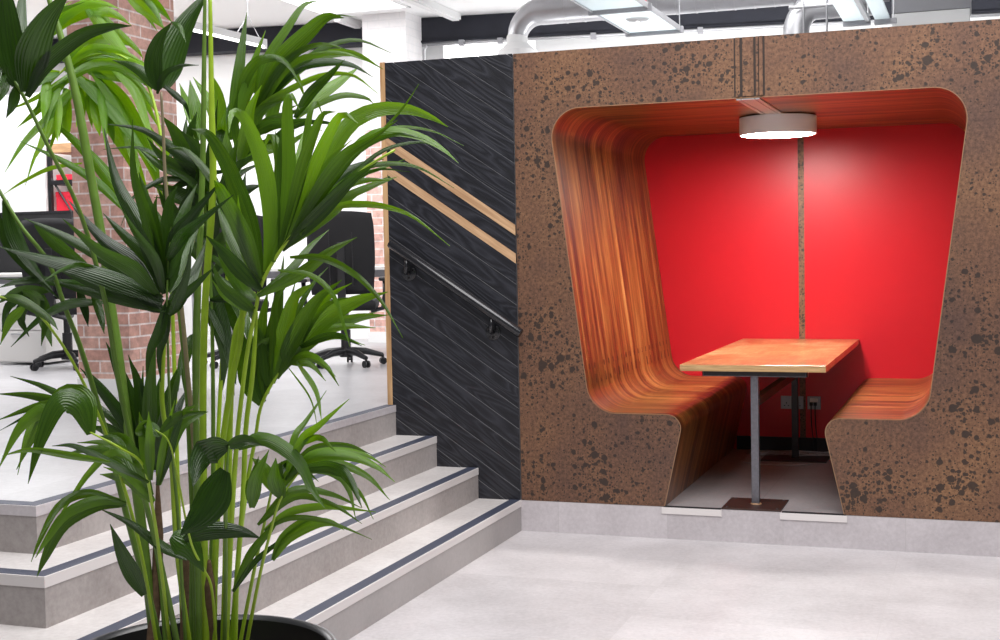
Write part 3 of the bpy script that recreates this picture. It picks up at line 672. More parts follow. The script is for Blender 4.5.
b = MB(); b.box((-5.30, 2.09, UP+.02), (-4.80, 2.60, UP+.53), .003); b.build('carcass', M['desk'], pd)
for z0, z1 in ((.03, .28), (.29, .41), (.42, .525)):
    b = MB(); b.box((-5.295, 2.075, UP+z0), (-4.805, 2.09, UP+z1), .002); dd = b.build('drawer', M['desk'], pd)
    b = MB(); b.box((-5.12, 2.065, UP+z1-.03), (-4.98, 2.076, UP+z1-.02)); b.build('handle', M['sat'], dd)
cb = empty('storage_cupboard', (-6.6, 3.8, UP), 'tall white cupboard beside the dark shelving frame', 'cupboard')
b = MB(); b.box((-7.4, 3.52, UP), (-5.86, 4.0, 3.1)); b.build('carcass', M['whitewall'], cb)
for x0, x1 in ((-7.395, -6.635), (-6.625, -5.865)):
    b = MB(); b.box((x0, 3.502, UP+.06), (x1, 3.52, 3.09), .002); dd = b.build('door', M['whitewall'], cb)
b = MB(); b.box((-6.68, 3.488, 1.7), (-6.66, 3.503, 1.85)); b.build('handle', M['sat'], cb)
sh = empty('shelving_unit', (-5.5, 3.7, UP), 'dark metal shelving unit with timber boards, between the white cupboard and the brick column', 'shelving')
b = MB()
for x, y in ((-5.80, 3.5), (-5.80, 3.88), (-4.95, 3.5), (-4.95, 3.88)): b.box((x-.018, y-.018, UP), (x+.018, y+.018, 2.66))
b.build('frame', M['black'], sh)
b = MB(); b.tube([(-5.79, 3.88, 2.25), (-4.97, 3.88, 1.0)], .010, 6); b.tube([(-5.79, 3.5, 2.30), (-5.56, 3.5, 1.96)], .010, 6); b.build('brace', M['black'], sh)
for z, m in ((2.53, 'timber'), (2.235, 'black'), (1.93, 'timber'), (1.5, 'timber'), (1.1, 'timber')):
    b = MB(); b.box((-5.78, 3.47, z), (-4.97, 3.90, z+(.085 if z > 2.4 else .04))); b.build('shelf', M[m], sh)
def carton(name, x0, x1, z0, z1, m, label):
    t = empty(name, ((x0+x1)/2, 3.6, z0), label, 'box')
    b = MB(); b.box((x0, 3.53, z0), (x1, 3.80, z1-.05), .003); b.build('body', M[m], t)
    b = MB(); b.box((x0-.004, 3.526, z1-.05), (x1+.004, 3.804, z1), .003); b.build('lid', M[m], t)
carton('storage_box', -5.765, -5.58, 1.972, 2.17, 'redbox', 'bright red box on the dark shelving unit, lower shelf')
carton('storage_box', -5.572, -5.45, 1.972, 2.14, 'orangebox', 'orange box on the dark shelving unit, next to the red box')
carton('storage_box', -5.75, -5.56, 2.277, 2.33, 'redbox', 'flat red box on the dark shelving unit, above the larger red box')
FRONDS = [
 ('dark',0.0056,[(0.592,-4.874,2.013),(0.662,-4.854,1.909),(0.697,-4.844,1.862),(0.737,-4.816,1.751),(0.758,-4.774,1.657),(0.765,-4.737,1.562),(0.769,-4.702,1.444),(0.767,-4.671,1.303),(0.786,-4.636,1.097),(0.802,-4.600,0.926),(0.816,-4.566,0.730)],[
  (0.0502,33,[(0.693,-4.845,1.870),(0.687,-4.861,1.934),(0.694,-4.880,2.022),(0.710,-4.902,2.071)]),
  (0.0355,21,[(0.700,-4.842,1.873),(0.661,-4.795,1.964),(0.616,-4.720,2.104)]),
  (0.0523,37,[(0.706,-4.841,1.858),(0.726,-4.848,1.924),(0.768,-4.856,1.981),(0.833,-4.860,2.036)]),
  (0.0272,27,[(0.709,-4.840,1.849),(0.741,-4.826,1.908),(0.803,-4.801,1.960),(0.856,-4.782,1.976),(0.895,-4.769,1.977)]),
  (0.0188,-15,[(0.676,-4.850,1.889),(0.683,-4.877,1.856),(0.693,-4.917,1.822)]),
  (0.0209,0,[(0.690,-4.846,1.870),(0.690,-4.857,1.837),(0.687,-4.873,1.808)]),
  (0.0230,30,[(0.665,-4.853,1.904),(0.692,-4.903,1.865),(0.733,-4.973,1.829)]),
  (0.0376,-33,[(0.683,-4.848,1.881),(0.619,-4.814,1.964),(0.560,-4.752,2.074)])]),
 ('bright',0.0050,[(0.170,-4.124,1.956),(0.231,-4.098,2.022),(0.300,-4.072,2.053),(0.391,-4.077,2.039),(0.477,-4.101,1.953),(0.538,-4.139,1.754),(0.580,-4.191,1.443),(0.615,-4.244,1.165),(0.650,-4.298,0.849),(0.684,-4.346,0.655)],[
  (0.0217,-18,[(0.245,-4.094,2.012),(0.180,-4.130,1.928),(0.128,-4.163,1.873)]),
  (0.0160,32,[(0.245,-4.094,2.012),(0.126,-4.084,1.958),(0.003,-4.047,1.933)]),
  (0.0217,11,[(0.260,-4.090,1.982),(0.216,-4.147,1.902),(0.190,-4.215,1.832),(0.187,-4.283,1.756)]),
  (0.0140,-28,[(0.260,-4.090,1.982),(0.183,-4.081,1.897),(0.098,-4.054,1.822),(0.025,-4.014,1.739)]),
  (0.0337,-25,[(0.241,-4.098,1.967),(0.222,-4.148,1.884),(0.214,-4.214,1.782)]),
  (0.0199,27,[(0.241,-4.098,1.967),(0.219,-4.119,1.892),(0.202,-4.144,1.799)]),
  (0.0265,-8,[(0.229,-4.102,1.972),(0.223,-4.091,1.894),(0.211,-4.074,1.841)]),
  (0.0167,12,[(0.229,-4.102,1.972),(0.188,-4.064,1.902),(0.131,-4.005,1.857)]),
  (0.0217,38,[(0.210,-4.109,1.968),(0.244,-4.157,1.887),(0.295,-4.225,1.824)]),
  (0.0163,28,[(0.210,-4.109,1.968),(0.205,-4.084,1.902),(0.190,-4.048,1.853)]),
  (0.0241,-30,[(0.189,-4.114,2.006),(0.224,-4.170,1.936),(0.274,-4.250,1.878)]),
  (0.0174,23,[(0.189,-4.114,2.006),(0.179,-4.129,1.950),(0.167,-4.146,1.907)]),
  (0.0217,-29,[(0.292,-4.079,1.966),(0.319,-4.099,1.888),(0.347,-4.128,1.845)]),
  (0.0140,-12,[(0.292,-4.079,1.966),(0.311,-4.068,1.903),(0.318,-4.055,1.871)]),
  (0.0193,-30,[(0.323,-4.069,1.953),(0.340,-4.072,1.877),(0.352,-4.079,1.827)]),
  (0.0241,19,[(0.264,-4.089,1.972),(0.265,-4.085,1.917),(0.256,-4.080,1.868)]),
  (0.0147,-33,[(0.264,-4.089,1.972),(0.297,-4.138,1.914),(0.339,-4.209,1.860)]),
  (0.0386,9,[(0.198,-4.105,2.108),(0.237,-4.090,2.147),(0.294,-4.070,2.165),(0.347,-4.054,2.154),(0.388,-4.042,2.125)]),
  (0.0319,-22,[(0.198,-4.105,2.108),(0.231,-4.103,2.149),(0.286,-4.098,2.175),(0.344,-4.096,2.174),(0.396,-4.100,2.156)]),
  (0.0337,-21,[(0.264,-4.076,2.206),(0.322,-4.066,2.127),(0.379,-4.059,2.054),(0.400,-4.065,2.020)]),
  (0.0201,4,[(0.264,-4.076,2.206),(0.326,-4.052,2.136),(0.385,-4.026,2.073),(0.400,-4.013,2.045)]),
  (0.0337,28,[(0.222,-4.100,2.042),(0.267,-4.053,2.095),(0.300,-4.000,2.103),(0.319,-3.946,2.091)]),
  (0.0202,-21,[(0.222,-4.100,2.042),(0.294,-4.086,2.069),(0.355,-4.084,2.053),(0.403,-4.092,2.021)]),
  (0.0386,-36,[(0.227,-4.100,2.017),(0.288,-4.060,2.058),(0.331,-4.020,2.053),(0.363,-3.982,2.028),(0.389,-3.944,1.985)]),
  (0.0233,7,[(0.227,-4.100,2.017),(0.289,-4.089,2.062),(0.349,-4.087,2.064),(0.407,-4.091,2.047),(0.465,-4.097,2.016)]),
  (0.0235,-34,[(0.484,-4.098,1.958),(0.407,-4.101,2.011),(0.313,-4.104,2.021),(0.221,-4.103,1.983),(0.137,-4.096,1.931)]),
  (0.0192,-29,[(0.484,-4.098,1.958),(0.449,-4.141,2.005),(0.409,-4.202,2.013),(0.378,-4.272,1.977),(0.361,-4.342,1.931)]),
  (0.0530,1,[(0.245,-4.094,2.012),(0.301,-4.061,1.930),(0.358,-4.022,1.805),(0.394,-3.987,1.678)]),
  (0.0316,-29,[(0.245,-4.094,2.012),(0.327,-4.097,1.947),(0.425,-4.111,1.849),(0.511,-4.136,1.751)]),
  (0.0434,31,[(0.293,-4.077,2.016),(0.374,-4.060,1.926),(0.439,-4.055,1.799),(0.470,-4.062,1.711)]),
  (0.0302,-33,[(0.293,-4.077,2.016),(0.370,-4.081,1.920),(0.429,-4.105,1.792),(0.463,-4.143,1.705)]),
  (0.0324,-22,[(0.458,-4.174,1.648),(0.379,-4.154,1.745),(0.278,-4.123,1.827),(0.149,-4.092,1.915)]),
  (0.0223,5,[(0.458,-4.174,1.648),(0.386,-4.196,1.726),(0.307,-4.222,1.781),(0.209,-4.255,1.831)]),
  (0.0120,22,[(0.269,-4.098,1.784),(0.188,-4.118,1.774),(0.113,-4.133,1.741),(0.060,-4.138,1.712)]),
  (0.0310,15,[(0.394,-4.067,2.197),(0.439,-4.043,2.153),(0.473,-4.018,2.110)]),
  (0.0197,-35,[(0.394,-4.067,2.197),(0.392,-3.992,2.163),(0.364,-3.892,2.133)]),
  (0.0215,35,[(0.426,-4.055,2.202),(0.465,-4.037,2.167),(0.492,-4.019,2.128)]),
  (0.0157,10,[(0.426,-4.055,2.202),(0.471,-4.061,2.152),(0.509,-4.079,2.099)]),
  (0.0238,-37,[(0.361,-4.089,2.015),(0.429,-4.094,1.957),(0.475,-4.119,1.879),(0.513,-4.152,1.826)]),
  (0.0191,-28,[(0.361,-4.089,2.015),(0.401,-4.052,1.975),(0.414,-4.014,1.915),(0.411,-3.974,1.877)]),
  (0.0289,-24,[(0.142,-4.126,2.094),(0.197,-4.148,2.131),(0.282,-4.180,2.149),(0.383,-4.217,2.154)]),
  (0.0201,15,[(0.142,-4.126,2.094),(0.131,-4.079,2.143),(0.125,-4.008,2.185),(0.124,-3.923,2.224)]),
  (0.0337,11,[(0.276,-4.084,1.991),(0.349,-4.065,1.927),(0.435,-4.049,1.775),(0.476,-4.049,1.657)]),
  (0.0222,36,[(0.276,-4.084,1.991),(0.323,-4.024,1.954),(0.389,-3.941,1.844),(0.407,-3.862,1.753)]),
  (0.0289,21,[(0.283,-4.080,2.011),(0.402,-4.074,1.985),(0.502,-4.096,1.887)]),
  (0.0215,-28,[(0.283,-4.080,2.011),(0.333,-3.996,2.012),(0.354,-3.895,1.950)]),
  (0.0217,27,[(0.217,-4.106,1.978),(0.212,-4.140,1.930),(0.226,-4.181,1.857)]),
  (0.0151,38,[(0.217,-4.106,1.978),(0.214,-4.127,1.932),(0.233,-4.150,1.866)]),
  (0.0193,-36,[(0.311,-4.072,1.981),(0.363,-4.131,1.903),(0.430,-4.221,1.802)]),
  (0.0169,-24,[(0.283,-4.082,1.971),(0.286,-4.082,1.911),(0.288,-4.078,1.872)]),
  (0.0241,24,[(0.217,-4.104,2.013),(0.190,-4.146,1.990),(0.177,-4.200,1.941)]),
  (0.0164,-37,[(0.217,-4.104,2.013),(0.171,-4.115,2.007),(0.122,-4.126,1.982)]),
  (0.0286,-20,[(0.375,-4.083,2.035),(0.451,-4.102,2.013),(0.533,-4.142,1.945)]),
  (0.0211,-13,[(0.375,-4.083,2.035),(0.393,-4.027,2.035),(0.403,-3.953,1.999)])]),
 ('dark',0.0065,[(0.726,-4.427,1.900),(0.730,-4.430,1.818),(0.736,-4.435,1.689),(0.755,-4.435,1.539),(0.768,-4.436,1.405),(0.777,-4.437,1.280),(0.786,-4.438,1.172),(0.794,-4.441,1.020),(0.803,-4.443,0.891),(0.810,-4.449,0.696)],[
  (0.0385,5,[(0.720,-4.429,1.904),(0.716,-4.439,1.957),(0.737,-4.445,2.007),(0.774,-4.450,2.042)]),
  (0.0650,18,[(0.730,-4.425,1.908),(0.734,-4.402,1.971),(0.750,-4.364,2.050),(0.785,-4.314,2.136)]),
  (0.0145,-8,[(0.718,-4.430,1.896),(0.738,-4.433,1.933),(0.780,-4.435,1.951),(0.829,-4.439,1.949)]),
  (0.0145,-6,[(0.732,-4.424,1.913),(0.753,-4.412,1.893),(0.768,-4.401,1.872),(0.773,-4.392,1.841)]),
  (0.0120,17,[(0.748,-4.411,2.050),(0.786,-4.440,2.030),(0.830,-4.487,1.991)]),
  (0.0289,-13,[(0.724,-4.428,1.904),(0.690,-4.414,1.933),(0.633,-4.396,1.965),(0.568,-4.377,1.985)])]),
 ('dark',0.0034,[(0.896,-4.658,1.627),(0.888,-4.665,1.539),(0.881,-4.663,1.457),(0.861,-4.635,1.360),(0.842,-4.607,1.277),(0.826,-4.580,1.151),(0.817,-4.552,1.000),(0.811,-4.530,0.719)],[
  (0.0359,34,[(0.874,-4.665,1.457),(0.826,-4.701,1.492),(0.776,-4.748,1.519),(0.707,-4.807,1.546),(0.649,-4.866,1.572)]),
  (0.0238,26,[(0.874,-4.665,1.457),(0.801,-4.668,1.480),(0.713,-4.666,1.493),(0.598,-4.669,1.501),(0.482,-4.668,1.508)]),
  (0.0284,5,[(0.875,-4.666,1.440),(0.798,-4.692,1.475),(0.715,-4.720,1.512),(0.640,-4.745,1.554)]),
  (0.0230,-12,[(0.875,-4.666,1.440),(0.792,-4.676,1.461),(0.697,-4.681,1.482),(0.603,-4.681,1.508)]),
  (0.0094,-23,[(0.785,-4.704,1.510),(0.761,-4.762,1.533),(0.768,-4.833,1.525),(0.786,-4.913,1.505)]),
  (0.0284,11,[(0.872,-4.666,1.465),(0.814,-4.683,1.513),(0.745,-4.704,1.558),(0.672,-4.727,1.599),(0.614,-4.745,1.627)]),
  (0.0185,1,[(0.872,-4.666,1.465),(0.800,-4.681,1.501),(0.714,-4.697,1.530),(0.623,-4.713,1.553),(0.547,-4.723,1.565)]),
  (0.0359,3,[(0.864,-4.668,1.473),(0.810,-4.660,1.535),(0.728,-4.651,1.584),(0.636,-4.639,1.667)]),
  (0.0294,-36,[(0.864,-4.668,1.473),(0.842,-4.711,1.525),(0.814,-4.776,1.560),(0.785,-4.848,1.620)]),
  (0.0265,-28,[(0.875,-4.664,1.473),(0.842,-4.662,1.538),(0.785,-4.664,1.591),(0.737,-4.660,1.635)]),
  (0.0199,5,[(0.875,-4.664,1.473),(0.889,-4.710,1.538),(0.898,-4.783,1.591),(0.926,-4.864,1.633)]),
  (0.0397,-3,[(0.874,-4.664,1.483),(0.842,-4.654,1.556),(0.800,-4.640,1.622),(0.746,-4.626,1.702),(0.704,-4.602,1.810)]),
  (0.0259,-35,[(0.874,-4.664,1.483),(0.870,-4.676,1.558),(0.866,-4.697,1.626),(0.857,-4.722,1.707),(0.870,-4.741,1.807)]),
  (0.0359,-30,[(0.879,-4.662,1.483),(0.864,-4.662,1.556),(0.846,-4.662,1.632),(0.826,-4.663,1.713)]),
  (0.0241,-34,[(0.879,-4.662,1.483),(0.869,-4.689,1.543),(0.863,-4.726,1.605),(0.857,-4.770,1.666)]),
  (0.0283,4,[(0.886,-4.668,1.500),(0.886,-4.667,1.569),(0.893,-4.663,1.647),(0.909,-4.658,1.683)]),
  (0.0178,-21,[(0.886,-4.668,1.500),(0.878,-4.676,1.561),(0.875,-4.685,1.631),(0.887,-4.693,1.666)]),
  (0.0283,28,[(0.890,-4.667,1.504),(0.891,-4.644,1.569),(0.896,-4.609,1.638),(0.900,-4.572,1.691)]),
  (0.0168,28,[(0.890,-4.667,1.504),(0.903,-4.652,1.557),(0.923,-4.631,1.611),(0.941,-4.610,1.651)]),
  (0.0284,18,[(0.883,-4.661,1.477),(0.868,-4.586,1.533),(0.850,-4.473,1.638)]),
  (0.0212,25,[(0.883,-4.661,1.477),(0.889,-4.638,1.535),(0.895,-4.604,1.637)]),
  (0.0322,-27,[(0.886,-4.661,1.453),(0.892,-4.611,1.489),(0.893,-4.540,1.548)]),
  (0.0203,18,[(0.886,-4.661,1.453),(0.925,-4.651,1.480),(0.976,-4.637,1.525)]),
  (0.0246,-1,[(0.879,-4.664,1.440),(0.813,-4.648,1.457),(0.723,-4.620,1.485)]),
  (0.0190,33,[(0.879,-4.664,1.440),(0.836,-4.675,1.464),(0.784,-4.686,1.501)]),
  (0.0265,28,[(0.885,-4.663,1.432),(0.888,-4.629,1.460),(0.895,-4.577,1.518),(0.886,-4.523,1.579)]),
  (0.0177,33,[(0.885,-4.663,1.432),(0.910,-4.673,1.460),(0.944,-4.687,1.515),(0.970,-4.710,1.568)]),
  (0.0227,10,[(0.883,-4.662,1.461),(0.866,-4.667,1.402),(0.844,-4.671,1.359),(0.833,-4.672,1.304)]),
  (0.0185,-12,[(0.883,-4.662,1.461),(0.871,-4.658,1.400),(0.852,-4.652,1.354),(0.844,-4.639,1.296)]),
  (0.0265,-20,[(0.864,-4.669,1.458),(0.827,-4.672,1.511),(0.795,-4.671,1.537),(0.758,-4.670,1.561)]),
  (0.0180,29,[(0.864,-4.669,1.458),(0.816,-4.671,1.505),(0.775,-4.667,1.526),(0.729,-4.662,1.544)]),
  (0.0283,25,[(0.886,-4.666,1.536),(0.900,-4.653,1.588),(0.926,-4.634,1.627),(0.977,-4.603,1.695)]),
  (0.0230,30,[(0.886,-4.666,1.536),(0.933,-4.690,1.581),(0.999,-4.727,1.610),(1.097,-4.762,1.657)])]),
 ('dark',0.0057,[(0.690,-4.262,1.856),(0.711,-4.260,1.742),(0.731,-4.267,1.582),(0.750,-4.292,1.401),(0.763,-4.318,1.223),(0.774,-4.346,1.047),(0.782,-4.373,0.874),(0.789,-4.403,0.681)],[
  (0.0263,12,[(0.754,-4.247,1.700),(0.730,-4.278,1.747),(0.688,-4.327,1.784),(0.648,-4.381,1.826),(0.600,-4.445,1.836)]),
  (0.0155,27,[(0.754,-4.247,1.700),(0.708,-4.252,1.740),(0.635,-4.263,1.766),(0.557,-4.273,1.799),(0.471,-4.287,1.797)]),
  (0.0132,-12,[(0.722,-4.258,1.710),(0.660,-4.296,1.722),(0.636,-4.328,1.712),(0.604,-4.368,1.678),(0.596,-4.404,1.616)]),
  (0.0132,-37,[(0.643,-4.284,1.766),(0.646,-4.245,1.809),(0.654,-4.190,1.843)]),
  (0.0417,-33,[(0.724,-4.258,1.691),(0.694,-4.274,1.764),(0.675,-4.290,1.820),(0.649,-4.311,1.863)]),
  (0.0328,-15,[(0.724,-4.258,1.691),(0.665,-4.243,1.753),(0.606,-4.214,1.804),(0.536,-4.181,1.842)]),
  (0.0329,8,[(0.745,-4.252,1.677),(0.724,-4.287,1.780),(0.713,-4.339,1.826)]),
  (0.0197,13,[(0.745,-4.252,1.677),(0.667,-4.228,1.775),(0.583,-4.187,1.821)]),
  (0.0307,-17,[(0.711,-4.263,1.696),(0.682,-4.265,1.731),(0.617,-4.278,1.756),(0.568,-4.283,1.792)]),
  (0.0251,-37,[(0.711,-4.263,1.696),(0.693,-4.272,1.736),(0.641,-4.297,1.771),(0.610,-4.315,1.815)]),
  (0.0285,-28,[(0.737,-4.255,1.673),(0.788,-4.259,1.716),(0.826,-4.278,1.747),(0.892,-4.295,1.777)]),
  (0.0191,13,[(0.737,-4.255,1.673),(0.763,-4.213,1.710),(0.766,-4.165,1.740),(0.790,-4.102,1.766)]),
  (0.0307,-14,[(0.735,-4.263,1.639),(0.773,-4.258,1.694),(0.797,-4.263,1.761),(0.819,-4.272,1.804)]),
  (0.0211,5,[(0.735,-4.263,1.639),(0.762,-4.235,1.681),(0.774,-4.205,1.735),(0.780,-4.174,1.772)]),
  (0.0350,-5,[(0.727,-4.268,1.605),(0.761,-4.252,1.661),(0.812,-4.231,1.694),(0.846,-4.218,1.705)]),
  (0.0274,-24,[(0.727,-4.268,1.605),(0.743,-4.255,1.659),(0.775,-4.235,1.698),(0.796,-4.220,1.716)]),
  (0.0329,-18,[(0.722,-4.269,1.616),(0.694,-4.278,1.674),(0.653,-4.296,1.697),(0.613,-4.314,1.709)]),
  (0.0192,13,[(0.722,-4.269,1.616),(0.675,-4.252,1.663),(0.612,-4.228,1.680),(0.544,-4.198,1.687)]),
  (0.0285,4,[(0.735,-4.267,1.559),(0.791,-4.279,1.592),(0.853,-4.306,1.602),(0.914,-4.344,1.578)]),
  (0.0211,9,[(0.735,-4.267,1.559),(0.757,-4.223,1.584),(0.768,-4.168,1.587),(0.768,-4.111,1.560)]),
  (0.0307,-15,[(0.711,-4.260,1.742),(0.699,-4.264,1.787),(0.696,-4.265,1.833),(0.708,-4.261,1.873)]),
  (0.0246,-15,[(0.711,-4.260,1.742),(0.687,-4.256,1.783),(0.667,-4.246,1.826),(0.659,-4.228,1.868)]),
  (0.0285,5,[(0.731,-4.267,1.582),(0.712,-4.311,1.582),(0.703,-4.368,1.600),(0.712,-4.427,1.626)]),
  (0.0230,-26,[(0.731,-4.267,1.582),(0.691,-4.276,1.591),(0.654,-4.280,1.618),(0.631,-4.278,1.652)]),
  (0.0285,7,[(0.735,-4.270,1.514),(0.808,-4.287,1.446),(0.864,-4.330,1.381),(0.902,-4.387,1.337)]),
  (0.0204,-32,[(0.735,-4.270,1.514),(0.773,-4.219,1.459),(0.780,-4.161,1.399),(0.760,-4.102,1.350)]),
  (0.0307,0,[(0.727,-4.272,1.525),(0.775,-4.290,1.401),(0.817,-4.323,1.303),(0.850,-4.363,1.263)]),
  (0.0220,13,[(0.727,-4.272,1.525),(0.778,-4.253,1.407),(0.814,-4.235,1.308),(0.828,-4.221,1.265)]),
  (0.0176,30,[(0.647,-4.286,1.698),(0.721,-4.277,1.729),(0.815,-4.272,1.737)]),
  (0.0285,27,[(0.667,-4.287,1.640),(0.709,-4.280,1.696),(0.740,-4.279,1.789)]),
  (0.0210,-11,[(0.667,-4.287,1.640),(0.684,-4.260,1.704),(0.676,-4.232,1.806)]),
  (0.0307,12,[(0.744,-4.262,1.600),(0.757,-4.210,1.674),(0.741,-4.145,1.798)]),
  (0.0242,-36,[(0.744,-4.262,1.600),(0.760,-4.236,1.676),(0.745,-4.212,1.796)]),
  (0.0263,-25,[(0.688,-4.282,1.601),(0.654,-4.298,1.663),(0.645,-4.309,1.724)]),
  (0.0215,-6,[(0.688,-4.282,1.601),(0.649,-4.298,1.650),(0.631,-4.310,1.701)]),
  (0.0263,26,[(0.761,-4.257,1.577),(0.789,-4.221,1.661),(0.787,-4.187,1.738)]),
  (0.0159,-13,[(0.761,-4.257,1.577),(0.811,-4.299,1.653),(0.854,-4.376,1.712)]),
  (0.0307,-37,[(0.714,-4.276,1.532),(0.664,-4.252,1.606),(0.627,-4.204,1.682)]),
  (0.0209,-6,[(0.714,-4.276,1.532),(0.713,-4.334,1.589),(0.747,-4.408,1.645)]),
  (0.0285,5,[(0.744,-4.266,1.532),(0.723,-4.262,1.616),(0.725,-4.247,1.705)]),
  (0.0223,27,[(0.744,-4.266,1.532),(0.756,-4.279,1.610),(0.796,-4.291,1.684)]),
  (0.0263,28,[(0.654,-4.298,1.534),(0.629,-4.284,1.607),(0.582,-4.270,1.673)]),
  (0.0207,-26,[(0.654,-4.298,1.534),(0.641,-4.319,1.601),(0.618,-4.353,1.655)]),
  (0.0283,-29,[(0.735,-4.295,1.447),(0.752,-4.270,1.377),(0.748,-4.243,1.306),(0.720,-4.220,1.206)]),
  (0.0230,-33,[(0.735,-4.295,1.447),(0.777,-4.296,1.385),(0.807,-4.307,1.324),(0.824,-4.328,1.235)]),
  (0.0239,-18,[(0.737,-4.298,1.379),(0.698,-4.304,1.345),(0.678,-4.300,1.288),(0.674,-4.290,1.218)]),
  (0.0186,-17,[(0.737,-4.298,1.379),(0.713,-4.329,1.354),(0.711,-4.363,1.307),(0.725,-4.397,1.249)]),
  (0.0263,31,[(0.731,-4.272,1.491),(0.746,-4.208,1.531),(0.744,-4.125,1.544)]),
  (0.0154,-31,[(0.731,-4.272,1.491),(0.770,-4.272,1.537),(0.813,-4.279,1.558)]),
  (0.0218,25,[(0.746,-4.291,1.446),(0.787,-4.256,1.454),(0.812,-4.219,1.429)]),
  (0.0138,29,[(0.746,-4.291,1.446),(0.807,-4.302,1.448),(0.860,-4.332,1.425)]),
  (0.0285,1,[(0.740,-4.261,1.650),(0.709,-4.258,1.719),(0.658,-4.258,1.771),(0.619,-4.253,1.814)]),
  (0.0172,-2,[(0.740,-4.261,1.650),(0.710,-4.290,1.711),(0.672,-4.334,1.747),(0.653,-4.377,1.775)]),
  (0.0263,-4,[(0.724,-4.257,1.719),(0.734,-4.235,1.788),(0.741,-4.209,1.839),(0.746,-4.178,1.906)]),
  (0.0158,-2,[(0.724,-4.257,1.719),(0.739,-4.260,1.785),(0.758,-4.269,1.834),(0.775,-4.280,1.895)])]),
 ('mid',0.0051,[(1.257,-4.393,1.755),(1.199,-4.416,1.719),(1.132,-4.443,1.661),(1.072,-4.464,1.603),(1.027,-4.469,1.553),(0.985,-4.473,1.488),(0.966,-4.469,1.432),(0.942,-4.468,1.340),(0.923,-4.466,1.240),(0.906,-4.463,1.136),(0.889,-4.465,0.965),(0.871,-4.471,0.707)],[
  (0.0339,-27,[(0.981,-4.474,1.490),(0.981,-4.529,1.583),(0.981,-4.611,1.671),(1.017,-4.698,1.689)]),
  (0.0248,-18,[(0.981,-4.474,1.490),(0.934,-4.428,1.586),(0.859,-4.364,1.690),(0.798,-4.285,1.724)]),
  (0.0379,9,[(0.985,-4.473,1.500),(0.969,-4.486,1.614),(0.940,-4.511,1.716),(0.912,-4.541,1.789),(0.893,-4.574,1.801)]),
  (0.0225,7,[(0.985,-4.473,1.500),(0.938,-4.468,1.606),(0.872,-4.463,1.701),(0.805,-4.456,1.768),(0.752,-4.444,1.777)]),
  (0.0359,5,[(0.993,-4.469,1.510),(1.010,-4.477,1.613),(1.016,-4.499,1.698),(1.015,-4.529,1.761),(1.006,-4.566,1.820),(1.005,-4.606,1.824),(1.021,-4.645,1.782)]),
  (0.0299,-21,[(0.993,-4.469,1.510),(1.011,-4.448,1.593),(1.013,-4.429,1.665),(1.003,-4.413,1.723),(0.985,-4.398,1.783),(0.961,-4.386,1.796),(0.940,-4.374,1.765)]),
  (0.0219,-29,[(0.997,-4.468,1.514),(1.007,-4.455,1.613),(1.011,-4.444,1.711),(1.005,-4.436,1.804)]),
  (0.0152,19,[(0.997,-4.468,1.514),(0.997,-4.413,1.614),(0.983,-4.340,1.716),(0.955,-4.260,1.821)]),
  (0.0297,-11,[(1.013,-4.475,1.531),(1.036,-4.461,1.627),(1.044,-4.453,1.719),(1.040,-4.447,1.839),(1.047,-4.442,1.874),(1.064,-4.436,1.842)]),
  (0.0176,-5,[(1.013,-4.475,1.531),(1.044,-4.449,1.621),(1.058,-4.424,1.711),(1.064,-4.397,1.830),(1.070,-4.374,1.864),(1.076,-4.353,1.832)]),
  (0.0258,-19,[(1.027,-4.469,1.555),(1.060,-4.469,1.647),(1.091,-4.479,1.726),(1.126,-4.492,1.790),(1.158,-4.511,1.823),(1.195,-4.533,1.823)]),
  (0.0181,38,[(1.027,-4.469,1.555),(1.028,-4.456,1.649),(1.023,-4.443,1.733),(1.023,-4.427,1.805),(1.023,-4.411,1.846),(1.035,-4.392,1.858)]),
  (0.0258,32,[(1.035,-4.466,1.563),(1.089,-4.466,1.686),(1.141,-4.482,1.770),(1.192,-4.506,1.819),(1.245,-4.539,1.798)]),
  (0.0191,-15,[(1.035,-4.466,1.563),(1.037,-4.427,1.676),(1.031,-4.379,1.759),(1.024,-4.324,1.817),(1.028,-4.264,1.814)]),
  (0.0297,9,[(1.031,-4.468,1.555),(1.118,-4.463,1.629),(1.194,-4.476,1.688),(1.267,-4.500,1.724)]),
  (0.0200,21,[(1.031,-4.468,1.555),(1.100,-4.408,1.620),(1.149,-4.342,1.676),(1.190,-4.272,1.710)]),
  (0.0198,-28,[(1.037,-4.465,1.565),(1.121,-4.424,1.646),(1.205,-4.382,1.688),(1.244,-4.357,1.702)]),
  (0.0149,17,[(1.037,-4.465,1.565),(1.095,-4.411,1.650),(1.152,-4.347,1.703),(1.170,-4.291,1.725)]),
  (0.0138,24,[(1.072,-4.465,1.585),(1.144,-4.447,1.639),(1.202,-4.440,1.645),(1.258,-4.437,1.637),(1.316,-4.436,1.614),(1.389,-4.433,1.556)]),
  (0.0335,21,[(1.076,-4.463,1.612),(1.112,-4.423,1.728),(1.148,-4.375,1.813),(1.183,-4.326,1.846),(1.228,-4.271,1.851),(1.263,-4.218,1.837),(1.284,-4.167,1.818)]),
  (0.0254,-37,[(1.076,-4.463,1.612),(1.144,-4.449,1.711),(1.214,-4.445,1.775),(1.276,-4.450,1.790),(1.343,-4.458,1.775),(1.396,-4.474,1.746),(1.437,-4.498,1.715)]),
  (0.0079,-11,[(1.108,-4.453,1.646),(1.173,-4.431,1.736),(1.244,-4.412,1.799),(1.287,-4.406,1.843),(1.319,-4.406,1.884)]),
  (0.0099,-28,[(1.108,-4.453,1.646),(1.177,-4.415,1.757),(1.241,-4.381,1.801),(1.315,-4.344,1.796),(1.377,-4.312,1.763)]),
